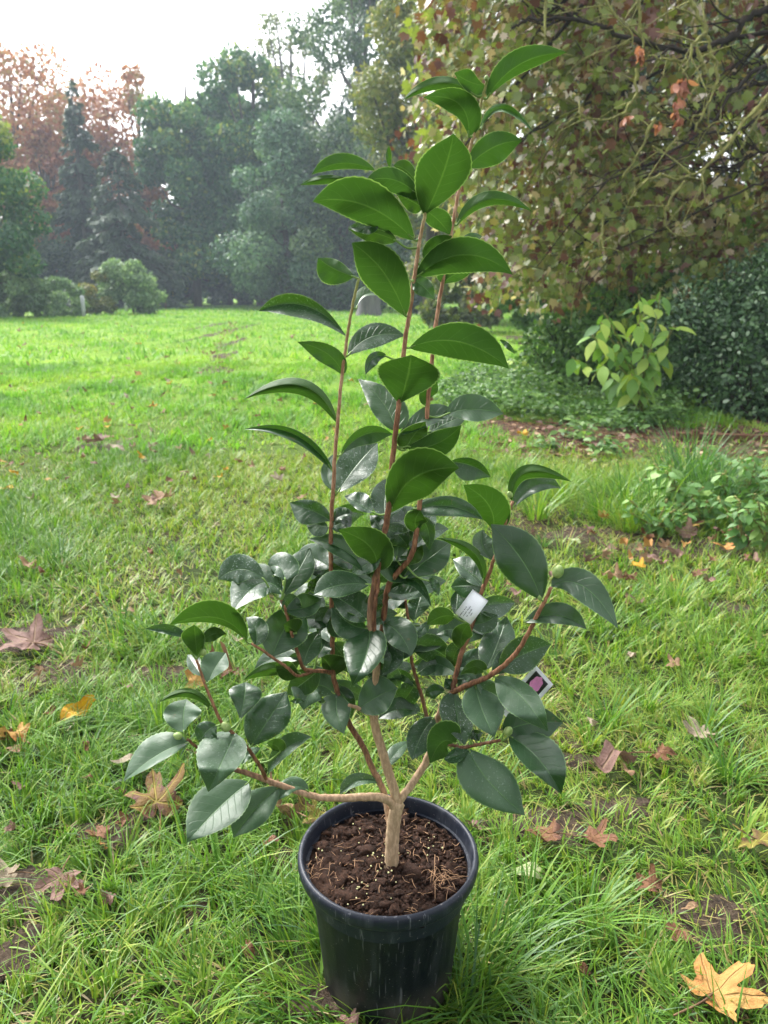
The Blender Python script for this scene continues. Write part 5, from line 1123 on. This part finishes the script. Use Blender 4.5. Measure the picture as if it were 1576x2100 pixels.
for (B, M, T, E1, E2, side, fl, dep) in LEAVES:
    yy = (B[1] + T[1]) / 2; age = np.clip((yy - 560) / 650, 0, 1) * .62 + .05
    if 'P' in fl: age = max(age, .55) + (.30 if yy > 1350 else .18)
    if 'D' in fl: age = .78
    if 'S' in fl: age = 0
    age = min(age + RNG.normal() * .03, .98)
    V, Fq, uv, ar = leaf_geo(B, M, T, E1, E2, side, age, dep); recs.append((ar, V, Fq, uv, age, fl, side, B))
recs.sort(key=lambda q: -q[0])
for ar, V, Fq, uv, age, fl, side, B in recs[:100]:
    mk('leaf', V - ORG, Fq, M_LEAF, root, tint=np.full(len(V), age), uv=uv)
Vs, Fs_, Us, Ts, n0 = [], [], [], [], 0
for ar, V, Fq, uv, age, fl, side, B in recs[100:]:
    Vs.append(V - ORG); Fs_.append(Fq + n0); Us.append(uv); Ts.append(np.full(len(V), age)); n0 += len(V)
tag(mk('small_leaves', np.concatenate(Vs), np.concatenate(Fs_), M_LEAF, root, tint=np.concatenate(Ts), uv=np.concatenate(Us)), kind='stuff')
# petioles: each blade's stalk runs to the nearest stem
b = MB()
for ar, V, Fq, uv, age, fl, side, B in recs:
    q = V[6]; i = np.argmin(((SAMP - q) ** 2).sum(1)); s_ = SAMP[i]; L = np.linalg.norm(s_ - q)
    if L > .035 or L < .002: continue
    mid_ = (q + s_) / 2 + np.array((0, 0, -.15 * L)); P = smooth_path([s_, mid_, q, V[6 + 13 * 2]], 4); b.add(*tube(P - ORG, np.linspace(.0013, .0009, len(P)), 6), age)
b.build('leaf_stalks', plain('leaf_stalk_green', (.16, .27, .06), .5, .4), root)['kind'] = 'stuff'
# flower buds and shoot tips
def bud(px, py, rpx, d, lean=(0, 0, 1), elong=1.35):
    c = px3(px, py, d); r = .82 * rpx / F * (c[1] * math.cos(PITCH) - (c[2] - CH) * math.sin(PITCH)); bb_ = MB(); ax = Vector(lean).normalized(); q = ax.to_track_quat('Z', 'Y').to_matrix(); q = np.array(q)
    for k in range(9):       # overlapping scales
        a0 = k * 2.4; lv = k / 9; V = []; nS, nA = 9, 7
        for i in range(nS):
            t_ = i / (nS - 1)
            for j in range(nA):
                u_ = (j / (nA - 1) - .5) * 2; wd = math.sin(PI * min(1, .12 + .88 * t_) ** .8) * .95 + .02
                th_ = a0 + u_ * wd; ph = (-.95 + (1.5 + .42 * lv) * t_ * (.7 + .3 * lv)); rr_ = math.cos(ph) * (1.06 - .10 * lv + .05 * math.cos(u_ * 1.4)); zz_ = math.sin(ph) * elong
                V.append((rr_ * math.cos(th_), rr_ * math.sin(th_), zz_ * (1.0 + .04 * lv)))
        V = np.array(V) * r; V = V @ q.T + (c - ORG); i = (np.arange(nS - 1)[:, None] * nA + np.arange(nA - 1)[None]).ravel(); bb_.add(V, np.stack([i, i + 1, i + 1 + nA, i + nA], 1))
    core = SV * r * np.array((.93, .93, elong * .97)); bb_.add(core @ q.T + (c - ORG), SF)
    bb_.build('flower_bud', M_BUD, root)
for px, py, r_, d, ln in ((1145, 1172, 13.5, -.03, (.3, 0, 1)), (463, 1490, 11.5, -.072, (-.4, -.3, .8)), (1043, 1499, 10.5, -.045, (.3, -.2, .6)), (365, 1509, 9, -.066, (-.9, 0, .3)),
                          (862, 552, 6.5, -.016, (.5, 0, .8)), (848, 485, 4.5, -.018, (-.3, 0, .9)), (1046, 1014, 7, .026, (-.4, 0, .8)), (418, 1338, 7, -.06, (.3, 0, .9)), (998, 160, 5.5, .004, (.1, 0, 1)), (1107, 1226, 5, -.03, (-.2, 0, .9)), (848, 575, 4, -.016, (0, 0, 1))):
    bud(px, py, r_, d, ln)

# ---- the two plant labels tied to the branches
M_TAG = plain('white_plastic_label', (.90, .91, .96), .4, .4, .03); M_INK = plain('label_ink', (.02, .02, .05), .6, .2, .1); M_PHD = plain('printed_dark_leaves', (.03, .035, .03), .4, .4, .4, 300); M_PHP = plain('printed_pink_petals', (.90, .32, .68), .4, .4, .12, 250)
def strip(pa, pb, w_px, d0, d1, bulge, mat, name, nseg=14, th=.0004, bulge_w=0):
    "a bent plastic strip between two photo points: length along pa->pb, width across"
    pa, pb = np.array(pa, float), np.array(pb, float); t_ = (pb - pa) / np.linalg.norm(pb - pa); n_ = np.array((-t_[1], t_[0])); V = []
    for sd_ in (0, 1):
        for i in range(nseg + 1):
            s = i / nseg
            for j in range(5):
                c = (j / 4 - .5) * 2; q = pa + (pb - pa) * s + n_ * c * w_px / 2
                V.append(at(q[0], q[1], Y0 + d0 + (d1 - d0) * s - bulge * math.sin(PI * s) + sd_ * th))
    n1 = (nseg + 1) * 5; Fs = []
    for i in range(nseg):
        for j in range(4):
            a_ = i * 5 + j; Fs += [(a_, a_ + 1, a_ + 6, a_ + 5), (n1 + a_, n1 + a_ + 5, n1 + a_ + 6, n1 + a_ + 1)]
    for i in range(nseg):
        for j in (0, 4): a_ = i * 5 + j; Fs.append((a_, a_ + 5, n1 + a_ + 5, n1 + a_))
    for i in (0, nseg):
        for j in range(4): a_ = i * 5 + j; Fs.append((a_, a_ + 1, n1 + a_ + 1, n1 + a_))
    return np.array(V), np.array(Fs)
def on_strip(pa, pb, d0, d1, bulge, s, c_px, off=.0006):
    pa, pb = np.array(pa, float), np.array(pb, float); t_ = (pb - pa) / np.linalg.norm(pb - pa); n_ = np.array((-t_[1], t_[0])); q = pa + (pb - pa) * s + n_ * c_px
    return at(q[0], q[1], Y0 + d0 + (d1 - d0) * s - bulge * math.sin(PI * s) - off)
Zt = Z((910, 1190), 6.304)
o1 = px3(*Zt(300, 330), .03); rt = empty('plant_label', o1, 'white curled plastic plant label with small printed lines, behind the right leaves', 'plant label')
A, B_ = Zt(480, 190), Zt(250, 500); V, Fs = strip(A, B_, 40, .020, .004, .010, None, '')
mk('label_strip', V - o1, Fs, M_TAG, rt)
A2, B2 = Zt(640, 400), Zt(430, 690); V, Fs = strip(A2, B2, 22, .050, .044, .003, None, ''); mk('label_tail', V - o1, Fs, M_TAG, rt)
# print: four short lines of tiny letters running along the strip
b = MB(); gq = np.random.default_rng(5)
for ln, (c0, s0, s1) in enumerate(((8, .60, .96), (2, .50, .92), (-4, .56, .86), (-9, .62, .78))):
    s = s0
    while s < s1:
        wl = gq.uniform(.012, .026); hl = gq.uniform(1.0, 2.2)
        if gq.random() < .82:
            V = [on_strip(A, B_, .020, .004, .010, s, c0), on_strip(A, B_, .020, .004, .010, s + wl, c0), on_strip(A, B_, .020, .004, .010, s + wl, c0 + hl), on_strip(A, B_, .020, .004, .010, s, c0 + hl)]
            b.add(np.array(V) - o1, np.array([(0, 1, 2, 3)]))
        s += wl + .014
b.build('printed_text', M_INK, rt, smooth=False)
# flower card
o2 = px3(*Zt(1200, 1250), .03); rt = empty('plant_label', o2, 'white card showing a pink flower on a dark square, right of the curved branch', 'plant label')
def cardp(a_, b_, off): # a_: 0..1 along the long side (upper left -> right corner), b_: 0..1 across
    c0, c1, c3 = np.array(Zt(800, 1180)), np.array(Zt(1192, 1093)), np.array(Zt(1420, 1348)); q4 = np.array(Zt(1320, 1460))
    e1 = c3 - c1; e2 = (q4 - c3) * 2.6; q = c1 + e1 * a_ + e2 * b_
    return at(q[0], q[1], Y0 + .028 + .004 * math.sin(b_ * 3) - off)
def card(a0, a1, b0, b1, off, mat, name, th=.0004):
    n_ = 8; V = []
    for t_ in (0, 1):
        for i in range(n_ + 1):
            for j in range(n_ + 1): V.append(cardp(a0 + (a1 - a0) * i / n_, b0 + (b1 - b0) * j / n_, off - t_ * th))
    m_ = (n_ + 1) ** 2; Fs = []
    for i in range(n_):
        for j in range(n_): a_ = i * (n_ + 1) + j; Fs += [(a_, a_ + 1, a_ + n_ + 2, a_ + n_ + 1), (m_ + a_, m_ + a_ + n_ + 1, m_ + a_ + n_ + 2, m_ + a_ + 1)]
    for i in range(n_):
        for a_, b_ in ((i, i + 1), (m_ - 1 - i, m_ - 2 - i), (i * (n_ + 1), (i + 1) * (n_ + 1)), (i * (n_ + 1) + n_, (i + 1) * (n_ + 1) + n_)): Fs.append((a_, b_, b_ + m_, a_ + m_))
    return mk(name, np.array(V) - o2, np.array(Fs), mat, rt, smooth=False)
card(0, 1, 0, 1.9, 0, M_TAG, 'card')
card(.16, .84, .12, 1.05, .0009, M_PHD, 'flower_photo')
V = []; F_ = []; c0 = .5, .44
for ring in range(5):
    for i in range(40):
        th_ = i * 2 * PI / 40; rr_ = (ring / 4) * (1 + .06 * math.sin(7 * th_)); V.append(cardp(c0[0] + .22 * rr_ * math.cos(th_), c0[1] + .30 * rr_ * math.sin(th_), .0016 + .0002 * (1 - rr_)))
for ring in range(4):
    for i in range(40): F_.append((ring * 40 + i, ring * 40 + (i + 1) % 40, (ring + 1) * 40 + (i + 1) % 40, (ring + 1) * 40 + i))
mk('pink_flower_print', np.array(V) - o2, np.array(F_), M_PHP, rt)

# ============================================================ HAZE
m, t, o = new_mat('air'); g = G(t); pv = g.n('ShaderNodeVolumePrincipled'); pv.inputs['Color'].default_value = (.74, .87, 1, 1); pv.inputs['Density'].default_value = .0021; pv.inputs['Anisotropy'].default_value = 0.0
g.l(pv.outputs[0], o.inputs['Volume'])
b = MB(); b.add(*box((0, 0, 15.5), (300, 300, 33))); o = b.build('haze', m, smooth=False); tag(o, 'thin autumn haze over the whole meadow', 'haze', kind='stuff')
